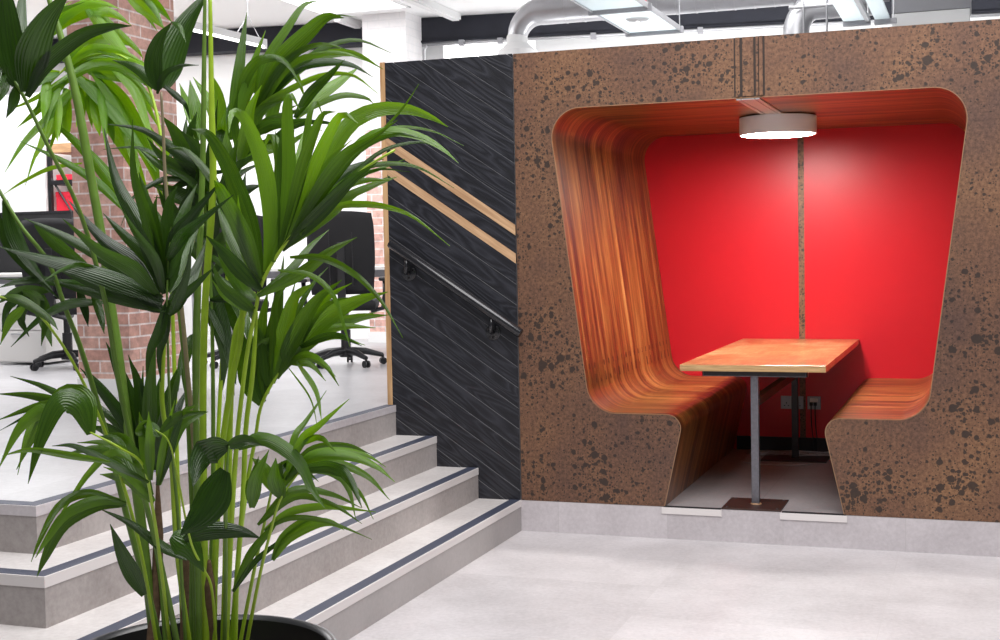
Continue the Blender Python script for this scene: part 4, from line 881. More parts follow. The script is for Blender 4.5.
  (0.0197,25,[(1.091,-4.456,1.626),(1.132,-4.397,1.702),(1.151,-4.329,1.732),(1.168,-4.253,1.748)]),
  (0.0165,3,[(1.091,-4.456,1.626),(1.161,-4.434,1.681),(1.209,-4.425,1.694),(1.255,-4.419,1.692)]),
  (0.0118,-20,[(1.132,-4.443,1.661),(1.188,-4.416,1.716),(1.243,-4.388,1.729),(1.298,-4.361,1.718),(1.361,-4.332,1.676)]),
  (0.0257,3,[(1.057,-4.471,1.583),(1.121,-4.475,1.675),(1.193,-4.494,1.741),(1.262,-4.523,1.766),(1.337,-4.556,1.798)]),
  (0.0157,-23,[(1.057,-4.471,1.583),(1.111,-4.438,1.653),(1.163,-4.403,1.703),(1.205,-4.371,1.718),(1.254,-4.335,1.740)]),
  (0.0138,18,[(1.072,-4.464,1.603),(1.142,-4.462,1.685),(1.215,-4.471,1.752),(1.301,-4.484,1.778),(1.373,-4.510,1.762)]),
  (0.0319,-3,[(0.985,-4.473,1.488),(0.928,-4.461,1.540),(0.878,-4.431,1.604),(0.832,-4.393,1.666)]),
  (0.0215,1,[(0.985,-4.473,1.488),(0.969,-4.505,1.546),(0.978,-4.542,1.609),(0.999,-4.582,1.665)]),
  (0.0099,-10,[(1.091,-4.456,1.630),(1.163,-4.412,1.704),(1.220,-4.367,1.758),(1.281,-4.319,1.775),(1.315,-4.280,1.759)]),
  (0.0079,28,[(1.082,-4.460,1.616),(1.163,-4.460,1.674),(1.249,-4.475,1.710),(1.336,-4.500,1.702)]),
  (0.0158,8,[(1.064,-4.468,1.591),(1.094,-4.449,1.677),(1.126,-4.428,1.738),(1.166,-4.405,1.779)]),
  (0.0218,-35,[(1.042,-4.462,1.575),(1.065,-4.447,1.657),(1.075,-4.436,1.729),(1.071,-4.430,1.791)]),
  (0.0166,12,[(1.042,-4.462,1.575),(1.073,-4.434,1.650),(1.090,-4.404,1.717),(1.092,-4.377,1.778)]),
  (0.0319,-14,[(0.983,-4.475,1.473),(0.951,-4.502,1.516),(0.929,-4.533,1.557),(0.912,-4.567,1.588)]),
  (0.0201,9,[(0.983,-4.475,1.473),(0.915,-4.454,1.506),(0.840,-4.414,1.539),(0.760,-4.366,1.562)]),
  (0.0300,31,[(0.972,-4.465,1.452),(0.945,-4.474,1.474),(0.920,-4.480,1.532),(0.908,-4.482,1.578)]),
  (0.0190,37,[(0.972,-4.465,1.452),(0.945,-4.478,1.468),(0.914,-4.492,1.518),(0.897,-4.502,1.559)]),
  (0.0260,-16,[(0.966,-4.469,1.428),(0.945,-4.495,1.454),(0.924,-4.529,1.486),(0.921,-4.560,1.533)]),
  (0.0169,20,[(0.966,-4.469,1.428),(0.942,-4.486,1.443),(0.915,-4.507,1.463),(0.899,-4.527,1.497)]),
  (0.0259,-2,[(0.977,-4.478,1.461),(1.056,-4.440,1.505),(1.111,-4.408,1.551),(1.159,-4.378,1.579)]),
  (0.0187,-10,[(0.977,-4.478,1.461),(1.015,-4.411,1.511),(1.024,-4.332,1.562),(1.026,-4.244,1.599)]),
  (0.0139,31,[(1.046,-4.463,1.540),(1.111,-4.455,1.539),(1.179,-4.456,1.510),(1.247,-4.462,1.451),(1.302,-4.477,1.375)]),
  (0.0119,-1,[(1.023,-4.473,1.514),(1.086,-4.453,1.503),(1.132,-4.442,1.461),(1.157,-4.441,1.389),(1.168,-4.443,1.354)])]),
 ('mid',0.0054,[(0.844,-4.023,1.887),(0.781,-4.047,1.874),(0.731,-4.066,1.846),(0.712,-4.104,1.773),(0.719,-4.145,1.630),(0.725,-4.187,1.466),(0.731,-4.231,1.259),(0.738,-4.277,1.034),(0.743,-4.321,0.837),(0.753,-4.362,0.666)],[
  (0.0371,36,[(0.740,-4.061,1.882),(0.789,-4.054,1.992),(0.874,-4.044,2.068),(0.934,-4.049,2.102),(0.987,-4.062,2.094)]),
  (0.0222,-34,[(0.740,-4.061,1.882),(0.753,-4.036,2.002),(0.801,-3.993,2.100),(0.827,-3.957,2.155),(0.854,-3.921,2.168)]),
  (0.0069,-13,[(0.890,-3.995,2.107),(0.956,-4.030,2.108),(1.033,-4.090,2.088)]),
  (0.0208,-11,[(0.729,-4.066,1.873),(0.763,-4.051,1.927),(0.834,-4.023,1.993),(0.904,-3.996,2.042),(0.977,-3.970,2.057),(1.052,-3.946,2.024)]),
  (0.0135,38,[(0.729,-4.066,1.873),(0.769,-4.057,1.910),(0.844,-4.039,1.948),(0.916,-4.025,1.972),(0.985,-4.016,1.966),(1.046,-4.012,1.920)]),
  (0.0255,38,[(0.740,-4.061,1.884),(0.799,-4.010,1.973),(0.853,-3.950,2.027),(0.918,-3.882,2.041),(0.971,-3.817,2.006)]),
  (0.0189,18,[(0.740,-4.061,1.884),(0.789,-4.053,1.966),(0.845,-4.051,2.018),(0.918,-4.048,2.040),(0.992,-4.050,2.021)]),
  (0.0232,-3,[(0.758,-4.054,1.898),(0.833,-4.023,1.988),(0.904,-3.997,2.006),(0.963,-3.978,1.997),(1.011,-3.963,1.967)]),
  (0.0160,1,[(0.758,-4.054,1.898),(0.831,-4.042,1.995),(0.910,-4.041,2.018),(0.981,-4.049,2.014),(1.045,-4.064,1.989)]),
  (0.0417,32,[(0.711,-4.072,1.875),(0.719,-4.049,1.949),(0.740,-4.016,1.995),(0.764,-3.980,2.010),(0.788,-3.943,1.996),(0.801,-3.909,1.929)]),
  (0.0278,-5,[(0.711,-4.072,1.875),(0.721,-4.076,1.949),(0.753,-4.079,1.996),(0.795,-4.083,2.012),(0.844,-4.089,1.999),(0.892,-4.099,1.936)]),
  (0.0299,13,[(0.699,-4.106,1.821),(0.705,-4.076,1.947),(0.702,-4.042,2.049),(0.696,-4.004,2.140)]),
  (0.0248,5,[(0.699,-4.106,1.821),(0.726,-4.082,1.928),(0.745,-4.059,2.013),(0.763,-4.034,2.086)]),
  (0.0347,-27,[(0.833,-4.028,1.873),(0.866,-3.980,1.928),(0.901,-3.918,1.972),(0.922,-3.852,2.010)]),
  (0.0266,-10,[(0.833,-4.028,1.873),(0.879,-4.032,1.927),(0.936,-4.042,1.967),(0.985,-4.061,1.998)]),
  (0.0162,-11,[(0.835,-4.027,1.878),(0.922,-3.979,1.925),(0.973,-3.940,1.924),(0.988,-3.911,1.909)]),
  (0.0368,11,[(0.636,-4.128,1.822),(0.611,-4.115,1.908),(0.586,-4.094,1.971)]),
  (0.0277,28,[(0.636,-4.128,1.822),(0.558,-4.057,1.912),(0.463,-3.950,1.987)]),
  (0.0345,-31,[(0.685,-4.111,1.809),(0.676,-4.112,1.916),(0.658,-4.119,1.983)]),
  (0.0279,-8,[(0.685,-4.111,1.809),(0.624,-4.072,1.918),(0.545,-4.015,1.990)]),
  (0.0301,22,[(0.776,-4.050,1.845),(0.787,-4.031,1.918),(0.814,-4.004,1.948)]),
  (0.0237,19,[(0.776,-4.050,1.845),(0.740,-3.974,1.927),(0.709,-3.857,1.976)]),
  (0.0368,15,[(0.721,-4.100,1.773),(0.744,-4.088,1.849),(0.771,-4.077,1.891),(0.823,-4.057,1.914)]),
  (0.0237,-18,[(0.721,-4.100,1.773),(0.747,-4.058,1.845),(0.765,-4.007,1.883),(0.802,-3.944,1.895)]),
  (0.0345,3,[(0.712,-4.105,1.749),(0.746,-4.117,1.818),(0.777,-4.142,1.885),(0.825,-4.169,1.937)]),
  (0.0215,28,[(0.712,-4.105,1.749),(0.718,-4.103,1.816),(0.714,-4.107,1.881),(0.726,-4.106,1.938)]),
  (0.0368,-4,[(0.708,-4.108,1.726),(0.712,-4.151,1.794),(0.740,-4.208,1.835),(0.789,-4.270,1.872)]),
  (0.0240,-32,[(0.708,-4.108,1.726),(0.668,-4.096,1.791),(0.637,-4.072,1.836),(0.617,-4.038,1.886)]),
  (0.0301,-16,[(0.722,-4.071,1.822),(0.794,-4.090,1.853),(0.874,-4.129,1.853),(0.957,-4.178,1.854)]),
  (0.0198,-19,[(0.722,-4.071,1.822),(0.771,-4.065,1.864),(0.827,-4.065,1.878),(0.883,-4.068,1.894)]),
  (0.0276,-28,[(0.712,-4.104,1.761),(0.770,-4.080,1.796),(0.827,-4.056,1.811),(0.880,-4.033,1.846)]),
  (0.0165,29,[(0.712,-4.104,1.761),(0.750,-4.078,1.802),(0.788,-4.047,1.829),(0.818,-4.015,1.873)]),
  (0.0139,23,[(0.758,-4.059,1.798),(0.845,-4.076,1.845),(0.939,-4.115,1.851),(1.045,-4.164,1.828)])]),
 ('mid',0.0053,[(1.016,-4.374,1.352),(0.980,-4.390,1.304),(0.938,-4.406,1.228),(0.921,-4.410,1.150),(0.903,-4.414,1.064),(0.884,-4.422,0.934),(0.862,-4.436,0.696)],[
  (0.0556,-19,[(0.938,-4.406,1.228),(0.915,-4.410,1.268),(0.911,-4.404,1.322),(0.933,-4.389,1.359),(0.955,-4.377,1.356),(0.973,-4.366,1.328)]),
  (0.0401,10,[(0.938,-4.406,1.228),(0.920,-4.408,1.270),(0.923,-4.401,1.322),(0.949,-4.385,1.356),(0.971,-4.373,1.350),(0.986,-4.365,1.319)]),
  (0.0371,0,[(0.946,-4.402,1.249),(0.953,-4.387,1.342),(0.962,-4.369,1.431),(0.969,-4.348,1.543)]),
  (0.0234,12,[(0.946,-4.402,1.249),(0.946,-4.359,1.325),(0.941,-4.301,1.398),(0.935,-4.232,1.492)]),
  (0.0309,-27,[(0.960,-4.399,1.272),(0.992,-4.394,1.383),(1.022,-4.397,1.456),(1.067,-4.401,1.485)]),
  (0.0182,-13,[(0.960,-4.399,1.272),(0.962,-4.390,1.377),(0.964,-4.381,1.446),(0.986,-4.366,1.481)]),
  (0.0350,-24,[(0.968,-4.396,1.283),(1.018,-4.394,1.373),(1.072,-4.402,1.445),(1.139,-4.413,1.491)]),
  (0.0278,-3,[(0.968,-4.396,1.283),(1.012,-4.369,1.350),(1.053,-4.342,1.402),(1.101,-4.312,1.430)]),
  (0.0411,4,[(0.992,-4.385,1.312),(1.064,-4.367,1.401),(1.139,-4.355,1.443),(1.213,-4.348,1.463)]),
  (0.0298,10,[(0.992,-4.385,1.312),(1.058,-4.345,1.381),(1.118,-4.304,1.406),(1.174,-4.262,1.410)]),
  (0.0123,-20,[(1.016,-4.375,1.348),(1.064,-4.390,1.413),(1.119,-4.421,1.446),(1.185,-4.458,1.457)]),
  (0.0165,-22,[(1.016,-4.374,1.352),(1.089,-4.309,1.398),(1.135,-4.238,1.416)]),
  (0.0185,-16,[(1.016,-4.375,1.348),(1.097,-4.354,1.389),(1.179,-4.340,1.387)]),
  (0.0120,13,[(1.016,-4.375,1.348),(1.086,-4.350,1.368),(1.149,-4.331,1.349)]),
  (0.0165,21,[(1.012,-4.376,1.346),(1.109,-4.406,1.376),(1.207,-4.468,1.358)]),
  (0.0206,-27,[(0.986,-4.387,1.312),(1.021,-4.354,1.327),(1.043,-4.318,1.307),(1.059,-4.281,1.255)]),
  (0.0144,-34,[(0.986,-4.387,1.312),(1.040,-4.402,1.335),(1.095,-4.435,1.327),(1.152,-4.477,1.295)]),
  (0.0144,-23,[(0.992,-4.385,1.314),(1.038,-4.372,1.311),(1.072,-4.368,1.275)]),
  (0.0123,-29,[(1.008,-4.379,1.320),(1.062,-4.395,1.259),(1.094,-4.433,1.196)]),
  (0.0041,16,[(0.992,-4.386,1.306),(1.031,-4.363,1.237),(1.039,-4.346,1.166)]),
  (0.0309,-21,[(0.942,-4.404,1.245),(0.927,-4.398,1.321),(0.931,-4.383,1.406),(0.938,-4.366,1.470)]),
  (0.0209,-20,[(0.942,-4.404,1.245),(0.910,-4.389,1.303),(0.886,-4.361,1.372),(0.865,-4.326,1.425)]),
  (0.0268,11,[(0.950,-4.400,1.266),(0.937,-4.398,1.353),(0.928,-4.396,1.396)]),
  (0.0187,14,[(0.950,-4.400,1.266),(0.939,-4.375,1.348),(0.921,-4.343,1.387)]),
  (0.0185,13,[(0.976,-4.392,1.295),(1.030,-4.376,1.395),(1.086,-4.366,1.456),(1.136,-4.361,1.483)]),
  (0.0142,2,[(0.976,-4.392,1.295),(0.995,-4.358,1.404),(1.016,-4.316,1.476),(1.035,-4.271,1.516)]),
  (0.0144,-7,[(1.008,-4.378,1.342),(1.070,-4.338,1.382),(1.125,-4.294,1.405)])]),
 ('mid',0.0040,[(1.093,-4.530,1.111),(1.056,-4.547,1.054),(1.012,-4.517,0.974),(0.967,-4.490,0.869),(0.917,-4.467,0.710)],[
  (0.0291,8,[(1.001,-4.567,1.037),(1.030,-4.598,1.104),(1.085,-4.639,1.168)]),
  (0.0192,35,[(1.001,-4.567,1.037),(0.999,-4.562,1.089),(1.010,-4.550,1.139)]),
  (0.0330,-17,[(1.058,-4.546,1.056),(1.063,-4.579,1.102),(1.090,-4.622,1.150)]),
  (0.0235,32,[(1.058,-4.546,1.056),(1.051,-4.547,1.094),(1.059,-4.545,1.130)]),
  (0.0178,20,[(1.001,-4.521,0.982),(1.047,-4.502,1.018),(1.106,-4.479,1.029),(1.156,-4.461,1.024),(1.216,-4.439,1.014)]),
  (0.0115,-15,[(1.001,-4.521,0.982),(1.054,-4.507,1.007),(1.116,-4.493,1.004),(1.166,-4.486,0.989),(1.223,-4.478,0.966)]),
  (0.0181,-21,[(0.916,-4.509,0.845),(0.950,-4.494,0.922),(0.990,-4.478,0.973),(1.006,-4.473,0.990)]),
  (0.0128,10,[(0.916,-4.509,0.845),(0.955,-4.487,0.905),(0.995,-4.462,0.941),(1.008,-4.448,0.949)]),
  (0.0221,-36,[(0.993,-4.478,0.910),(1.027,-4.470,0.959),(1.084,-4.457,0.988),(1.122,-4.454,0.990),(1.151,-4.457,0.977)]),
  (0.0181,14,[(0.993,-4.478,0.910),(1.013,-4.470,0.956),(1.054,-4.455,0.990),(1.083,-4.447,0.996),(1.105,-4.442,0.989)]),
  (0.0291,-20,[(0.975,-4.570,1.158),(1.034,-4.560,1.177),(1.100,-4.555,1.138),(1.137,-4.565,1.083),(1.171,-4.577,1.046)]),
  (0.0219,-23,[(0.975,-4.570,1.158),(1.010,-4.545,1.179),(1.056,-4.513,1.153),(1.080,-4.487,1.108),(1.097,-4.461,1.076)]),
  (0.0214,-16,[(1.068,-4.540,1.096),(1.125,-4.525,1.140),(1.196,-4.512,1.140),(1.250,-4.507,1.121),(1.292,-4.509,1.091)]),
  (0.0147,-22,[(1.068,-4.540,1.096),(1.110,-4.518,1.141),(1.167,-4.490,1.148),(1.212,-4.466,1.135),(1.245,-4.447,1.109)]),
  (0.0252,34,[(1.085,-4.533,1.112),(1.161,-4.533,1.122),(1.214,-4.555,1.100),(1.257,-4.589,1.053)]),
  (0.0170,-32,[(1.085,-4.533,1.112),(1.135,-4.478,1.102),(1.145,-4.423,1.056),(1.134,-4.367,0.980)]),
  (0.0175,-34,[(1.077,-4.536,1.104),(1.153,-4.516,1.127),(1.226,-4.503,1.102),(1.276,-4.501,1.053)]),
  (0.0134,-20,[(1.077,-4.536,1.104),(1.135,-4.489,1.104),(1.175,-4.438,1.056),(1.187,-4.392,0.988)]),
  (0.0194,25,[(1.068,-4.539,1.112),(1.107,-4.542,1.178),(1.152,-4.553,1.209),(1.221,-4.560,1.261)]),
  (0.0141,22,[(1.068,-4.539,1.112),(1.074,-4.513,1.175),(1.083,-4.478,1.205),(1.106,-4.432,1.262)]),
  (0.0136,34,[(1.093,-4.528,1.162),(1.144,-4.547,1.182),(1.202,-4.585,1.160)]),
  (0.0178,-2,[(0.989,-4.525,0.993),(1.042,-4.474,1.056),(1.098,-4.413,1.042),(1.141,-4.351,1.002)]),
  (0.0144,21,[(0.989,-4.525,0.993),(1.069,-4.509,1.053),(1.150,-4.504,1.038),(1.217,-4.509,1.004)]),
  (0.0272,14,[(1.055,-4.546,1.072),(1.051,-4.513,1.103),(1.056,-4.463,1.116),(1.051,-4.412,1.065)]),
  (0.0215,-23,[(1.055,-4.546,1.072),(1.069,-4.538,1.100),(1.094,-4.527,1.111),(1.102,-4.524,1.073)]),
  (0.0155,29,[(1.064,-4.542,1.092),(1.103,-4.506,1.149),(1.159,-4.458,1.154),(1.198,-4.414,1.128)])]),
 ('mid',0.0042,[(1.005,-4.477,1.099),(1.000,-4.481,1.064),(0.970,-4.467,0.980),(0.940,-4.452,0.901),(0.891,-4.451,0.703)],[
  (0.0349,28,[(1.000,-4.481,1.064),(1.021,-4.492,1.102),(1.058,-4.507,1.131)]),
  (0.0302,-35,[(0.998,-4.482,1.058),(0.975,-4.478,1.099),(0.949,-4.472,1.122)])]),
 ('dark',0.0043,[(1.021,-4.680,1.180),(1.018,-4.684,1.133),(0.976,-4.626,1.023),(0.936,-4.567,0.906),(0.893,-4.513,0.721)],[
  (0.0496,-32,[(1.019,-4.681,1.180),(0.999,-4.708,1.177),(0.992,-4.740,1.153),(0.998,-4.773,1.115)]),
  (0.0259,17,[(1.016,-4.682,1.178),(1.047,-4.664,1.190),(1.073,-4.645,1.178)]),
  (0.0626,38,[(1.012,-4.686,1.134),(0.976,-4.707,1.060),(0.938,-4.731,1.011)]),
  (0.0377,1,[(0.898,-4.656,0.985),(0.942,-4.634,1.000),(0.996,-4.608,0.996),(1.031,-4.587,0.981)]),
  (0.0533,-30,[(0.875,-4.663,0.995),(0.906,-4.648,0.973),(0.928,-4.635,0.917)]),
  (0.0205,19,[(0.862,-4.592,0.930),(0.813,-4.607,0.957),(0.752,-4.623,1.003),(0.687,-4.642,1.036)]),
  (0.0342,12,[(0.779,-4.626,0.858),(0.764,-4.665,0.939),(0.769,-4.716,1.022)])]),
 ('mid',0.0029,[(0.905,-4.752,1.217),(0.928,-4.745,1.197),(0.927,-4.719,1.136),(0.922,-4.671,0.989),(0.916,-4.619,0.921),(0.903,-4.569,0.863),(0.882,-4.527,0.724)],[
  (0.0192,22,[(0.914,-4.749,1.213),(0.942,-4.730,1.242),(0.988,-4.702,1.249)]),
  (0.0320,29,[(0.869,-4.765,1.214),(0.880,-4.739,1.218),(0.874,-4.712,1.178)]),
  (0.0213,31,[(0.914,-4.749,1.205),(0.893,-4.751,1.226),(0.868,-4.752,1.235)])]),
 ('mid',0.0038,[(0.807,-4.819,1.219),(0.860,-4.801,1.188),(0.869,-4.744,1.147),(0.844,-4.682,1.057),(0.818,-4.623,0.932),(0.798,-4.566,0.729)],[
  (0.0453,30,[(0.810,-4.818,1.216),(0.795,-4.830,1.273),(0.765,-4.855,1.281),(0.745,-4.884,1.215),(0.736,-4.911,1.134)]),
  (0.0365,-14,[(0.810,-4.818,1.216),(0.789,-4.804,1.275),(0.735,-4.796,1.288),(0.669,-4.792,1.222),(0.606,-4.785,1.135)]),
  (0.0199,-32,[(0.798,-4.820,1.257),(0.748,-4.828,1.276),(0.687,-4.836,1.289),(0.616,-4.846,1.291)]),
  (0.0157,1,[(0.798,-4.820,1.257),(0.746,-4.810,1.281),(0.676,-4.793,1.303),(0.592,-4.776,1.318)]),
  (0.0272,2,[(0.754,-4.835,1.271),(0.718,-4.853,1.259),(0.687,-4.873,1.227),(0.656,-4.896,1.154)]),
  (0.0167,-3,[(0.754,-4.835,1.271),(0.692,-4.812,1.248),(0.623,-4.771,1.202),(0.555,-4.721,1.112)]),
  (0.0163,-21,[(0.772,-4.829,1.273),(0.714,-4.842,1.271),(0.629,-4.864,1.242)]),
  (0.0105,18,[(0.772,-4.829,1.273),(0.711,-4.837,1.263),(0.624,-4.850,1.221)]),
  (0.0145,-17,[(0.842,-4.809,1.162),(0.786,-4.852,1.180),(0.737,-4.903,1.196),(0.715,-4.952,1.191)]),
  (0.0171,1,[(0.785,-4.703,1.068),(0.719,-4.725,1.081),(0.668,-4.743,1.056),(0.634,-4.758,0.992),(0.616,-4.765,0.948)]),
  (0.0113,-13,[(0.785,-4.703,1.068),(0.746,-4.744,1.091),(0.726,-4.794,1.082),(0.722,-4.847,1.042),(0.737,-4.896,1.019)]),
  (0.0323,-8,[(0.796,-4.699,1.060),(0.738,-4.717,1.061),(0.676,-4.737,1.024),(0.640,-4.749,0.960),(0.619,-4.753,0.916)]),
  (0.0225,-1,[(0.796,-4.699,1.060),(0.753,-4.727,1.070),(0.705,-4.764,1.049),(0.681,-4.797,1.003),(0.675,-4.824,0.973)]),
  (0.0148,9,[(0.880,-4.741,1.128),(0.808,-4.740,1.170),(0.741,-4.730,1.130),(0.675,-4.714,1.065),(0.610,-4.694,0.997)]),
  (0.0148,29,[(0.880,-4.742,1.114),(0.810,-4.765,1.154),(0.746,-4.785,1.186),(0.704,-4.800,1.187)]),
  (0.0285,37,[(0.842,-4.682,1.073),(0.776,-4.660,1.141),(0.680,-4.633,1.156),(0.583,-4.597,1.139)]),
  (0.0183,0,[(0.842,-4.682,1.073),(0.820,-4.703,1.152),(0.781,-4.741,1.186),(0.749,-4.782,1.192)]),
  (0.0285,-15,[(0.848,-4.681,1.063),(0.757,-4.639,1.096),(0.644,-4.575,1.093)]),
  (0.0188,-3,[(0.848,-4.681,1.063),(0.810,-4.705,1.116),(0.773,-4.737,1.139)]),
  (0.0241,-27,[(0.884,-4.740,1.118),(0.877,-4.745,1.196),(0.872,-4.754,1.251)]),
  (0.0188,-29,[(0.884,-4.740,1.118),(0.902,-4.764,1.200),(0.927,-4.803,1.259)]),
  (0.0190,29,[(0.857,-4.675,1.096),(0.885,-4.645,1.202),(0.907,-4.614,1.227),(0.917,-4.585,1.232)]),
  (0.0144,-33,[(0.857,-4.675,1.096),(0.902,-4.697,1.215),(0.965,-4.738,1.253),(1.023,-4.791,1.272)]),
  (0.0209,37,[(0.854,-4.677,1.096),(0.888,-4.679,1.181),(0.935,-4.688,1.260)]),
  (0.0141,-6,[(0.854,-4.677,1.096),(0.896,-4.710,1.189),(0.957,-4.761,1.276)]),
  (0.0266,34,[(0.844,-4.681,1.077),(0.811,-4.677,1.125),(0.762,-4.671,1.182),(0.711,-4.666,1.188)]),
  (0.0202,-2,[(0.844,-4.681,1.077),(0.849,-4.720,1.134),(0.857,-4.777,1.202),(0.867,-4.847,1.224)])]),
 ('dark',0.0044,[(0.616,-4.431,1.188),(0.641,-4.428,1.096),(0.669,-4.437,0.970),(0.696,-4.447,0.841),(0.715,-4.461,0.691)],[
  (0.0318,18,[(0.645,-4.427,1.089),(0.625,-4.444,1.179),(0.590,-4.474,1.248),(0.554,-4.509,1.310)]),
  (0.0230,-6,[(0.645,-4.427,1.089),(0.602,-4.424,1.161),(0.539,-4.423,1.210),(0.470,-4.421,1.253)]),
  (0.0361,-8,[(0.654,-4.424,1.089),(0.631,-4.426,1.199),(0.597,-4.434,1.299),(0.572,-4.440,1.361)]),
  (0.0293,31,[(0.654,-4.424,1.089),(0.615,-4.430,1.177),(0.564,-4.441,1.252),(0.528,-4.447,1.297)]),
  (0.0318,36,[(0.662,-4.421,1.082),(0.671,-4.435,1.190),(0.694,-4.457,1.281),(0.728,-4.480,1.365)]),
  (0.0185,-5,[(0.662,-4.421,1.082),(0.671,-4.396,1.178),(0.682,-4.364,1.256),(0.701,-4.325,1.327)]),
  (0.0297,38,[(0.678,-4.416,1.066),(0.704,-4.432,1.169),(0.749,-4.457,1.260),(0.793,-4.491,1.315)]),
  (0.0232,-32,[(0.678,-4.416,1.066),(0.678,-4.380,1.143),(0.680,-4.330,1.209),(0.673,-4.277,1.246)]),
  (0.0276,-15,[(0.641,-4.427,1.111),(0.609,-4.446,1.146),(0.580,-4.468,1.170),(0.556,-4.492,1.182)]),
  (0.0163,-36,[(0.641,-4.427,1.111),(0.609,-4.432,1.147),(0.574,-4.435,1.173),(0.540,-4.438,1.187)]),
  (0.0318,17,[(0.658,-4.422,1.100),(0.650,-4.427,1.189),(0.648,-4.435,1.267),(0.635,-4.449,1.334)]),
  (0.0241,-5,[(0.658,-4.422,1.100),(0.653,-4.406,1.188),(0.650,-4.385,1.264),(0.632,-4.366,1.333)]),
  (0.0297,-35,[(0.672,-4.418,1.077),(0.681,-4.407,1.165),(0.676,-4.402,1.242),(0.688,-4.389,1.307)]),
  (0.0181,-16,[(0.672,-4.418,1.077),(0.670,-4.419,1.166),(0.655,-4.428,1.240),(0.660,-4.431,1.308)])]),
 ('dark',0.0065,[(0.495,-4.751,1.785),(0.551,-4.736,1.681),(0.592,-4.725,1.609),(0.629,-4.696,1.540),(0.647,-4.669,1.441),(0.661,-4.642,1.356),(0.690,-4.614,1.193),(0.719,-4.588,1.002),(0.747,-4.561,0.829),(0.753,-4.538,0.717)],[
  (0.0157,31,[(0.642,-4.693,1.508),(0.592,-4.731,1.505),(0.567,-4.771,1.491)]),
  (0.0226,-8,[(0.616,-4.677,1.483),(0.535,-4.674,1.480),(0.463,-4.653,1.455)]),
  (0.0157,-32,[(0.580,-4.717,1.481),(0.563,-4.740,1.450),(0.566,-4.764,1.404)]),
  (0.0202,-33,[(0.591,-4.714,1.471),(0.570,-4.714,1.435),(0.578,-4.699,1.390)]),
  (0.0204,29,[(0.601,-4.684,1.474),(0.612,-4.691,1.428),(0.613,-4.707,1.372)]),
  (0.0291,37,[(0.580,-4.717,1.485),(0.591,-4.684,1.464),(0.582,-4.648,1.405),(0.560,-4.607,1.363)]),
  (0.0204,27,[(0.719,-4.642,1.457),(0.663,-4.677,1.457),(0.621,-4.717,1.429),(0.583,-4.760,1.374)]),
  (0.0181,-6,[(0.669,-4.658,1.490),(0.684,-4.658,1.442),(0.692,-4.660,1.408)]),
  (0.0181,25,[(0.692,-4.650,1.490),(0.739,-4.684,1.433),(0.787,-4.738,1.399)]),
  (0.0245,38,[(0.619,-4.716,1.616),(0.649,-4.665,1.563),(0.658,-4.602,1.530)]),
  (0.0289,-31,[(0.561,-4.734,1.665),(0.580,-4.731,1.595),(0.608,-4.725,1.541),(0.650,-4.714,1.484)]),
  (0.0222,21,[(0.548,-4.740,1.635),(0.566,-4.731,1.575),(0.608,-4.711,1.515),(0.648,-4.689,1.464)])]),
 ('mid',0.0039,[(0.574,-4.803,1.480),(0.638,-4.781,1.458),(0.665,-4.749,1.417),(0.691,-4.696,1.320),(0.722,-4.643,1.167),(0.748,-4.595,0.963),(0.759,-4.555,0.722)],[
  (0.0196,-11,[(0.593,-4.797,1.474),(0.635,-4.791,1.468),(0.694,-4.785,1.433),(0.721,-4.791,1.410)]),
  (0.0174,-33,[(0.638,-4.781,1.458),(0.600,-4.779,1.428),(0.565,-4.769,1.379)])]),
]
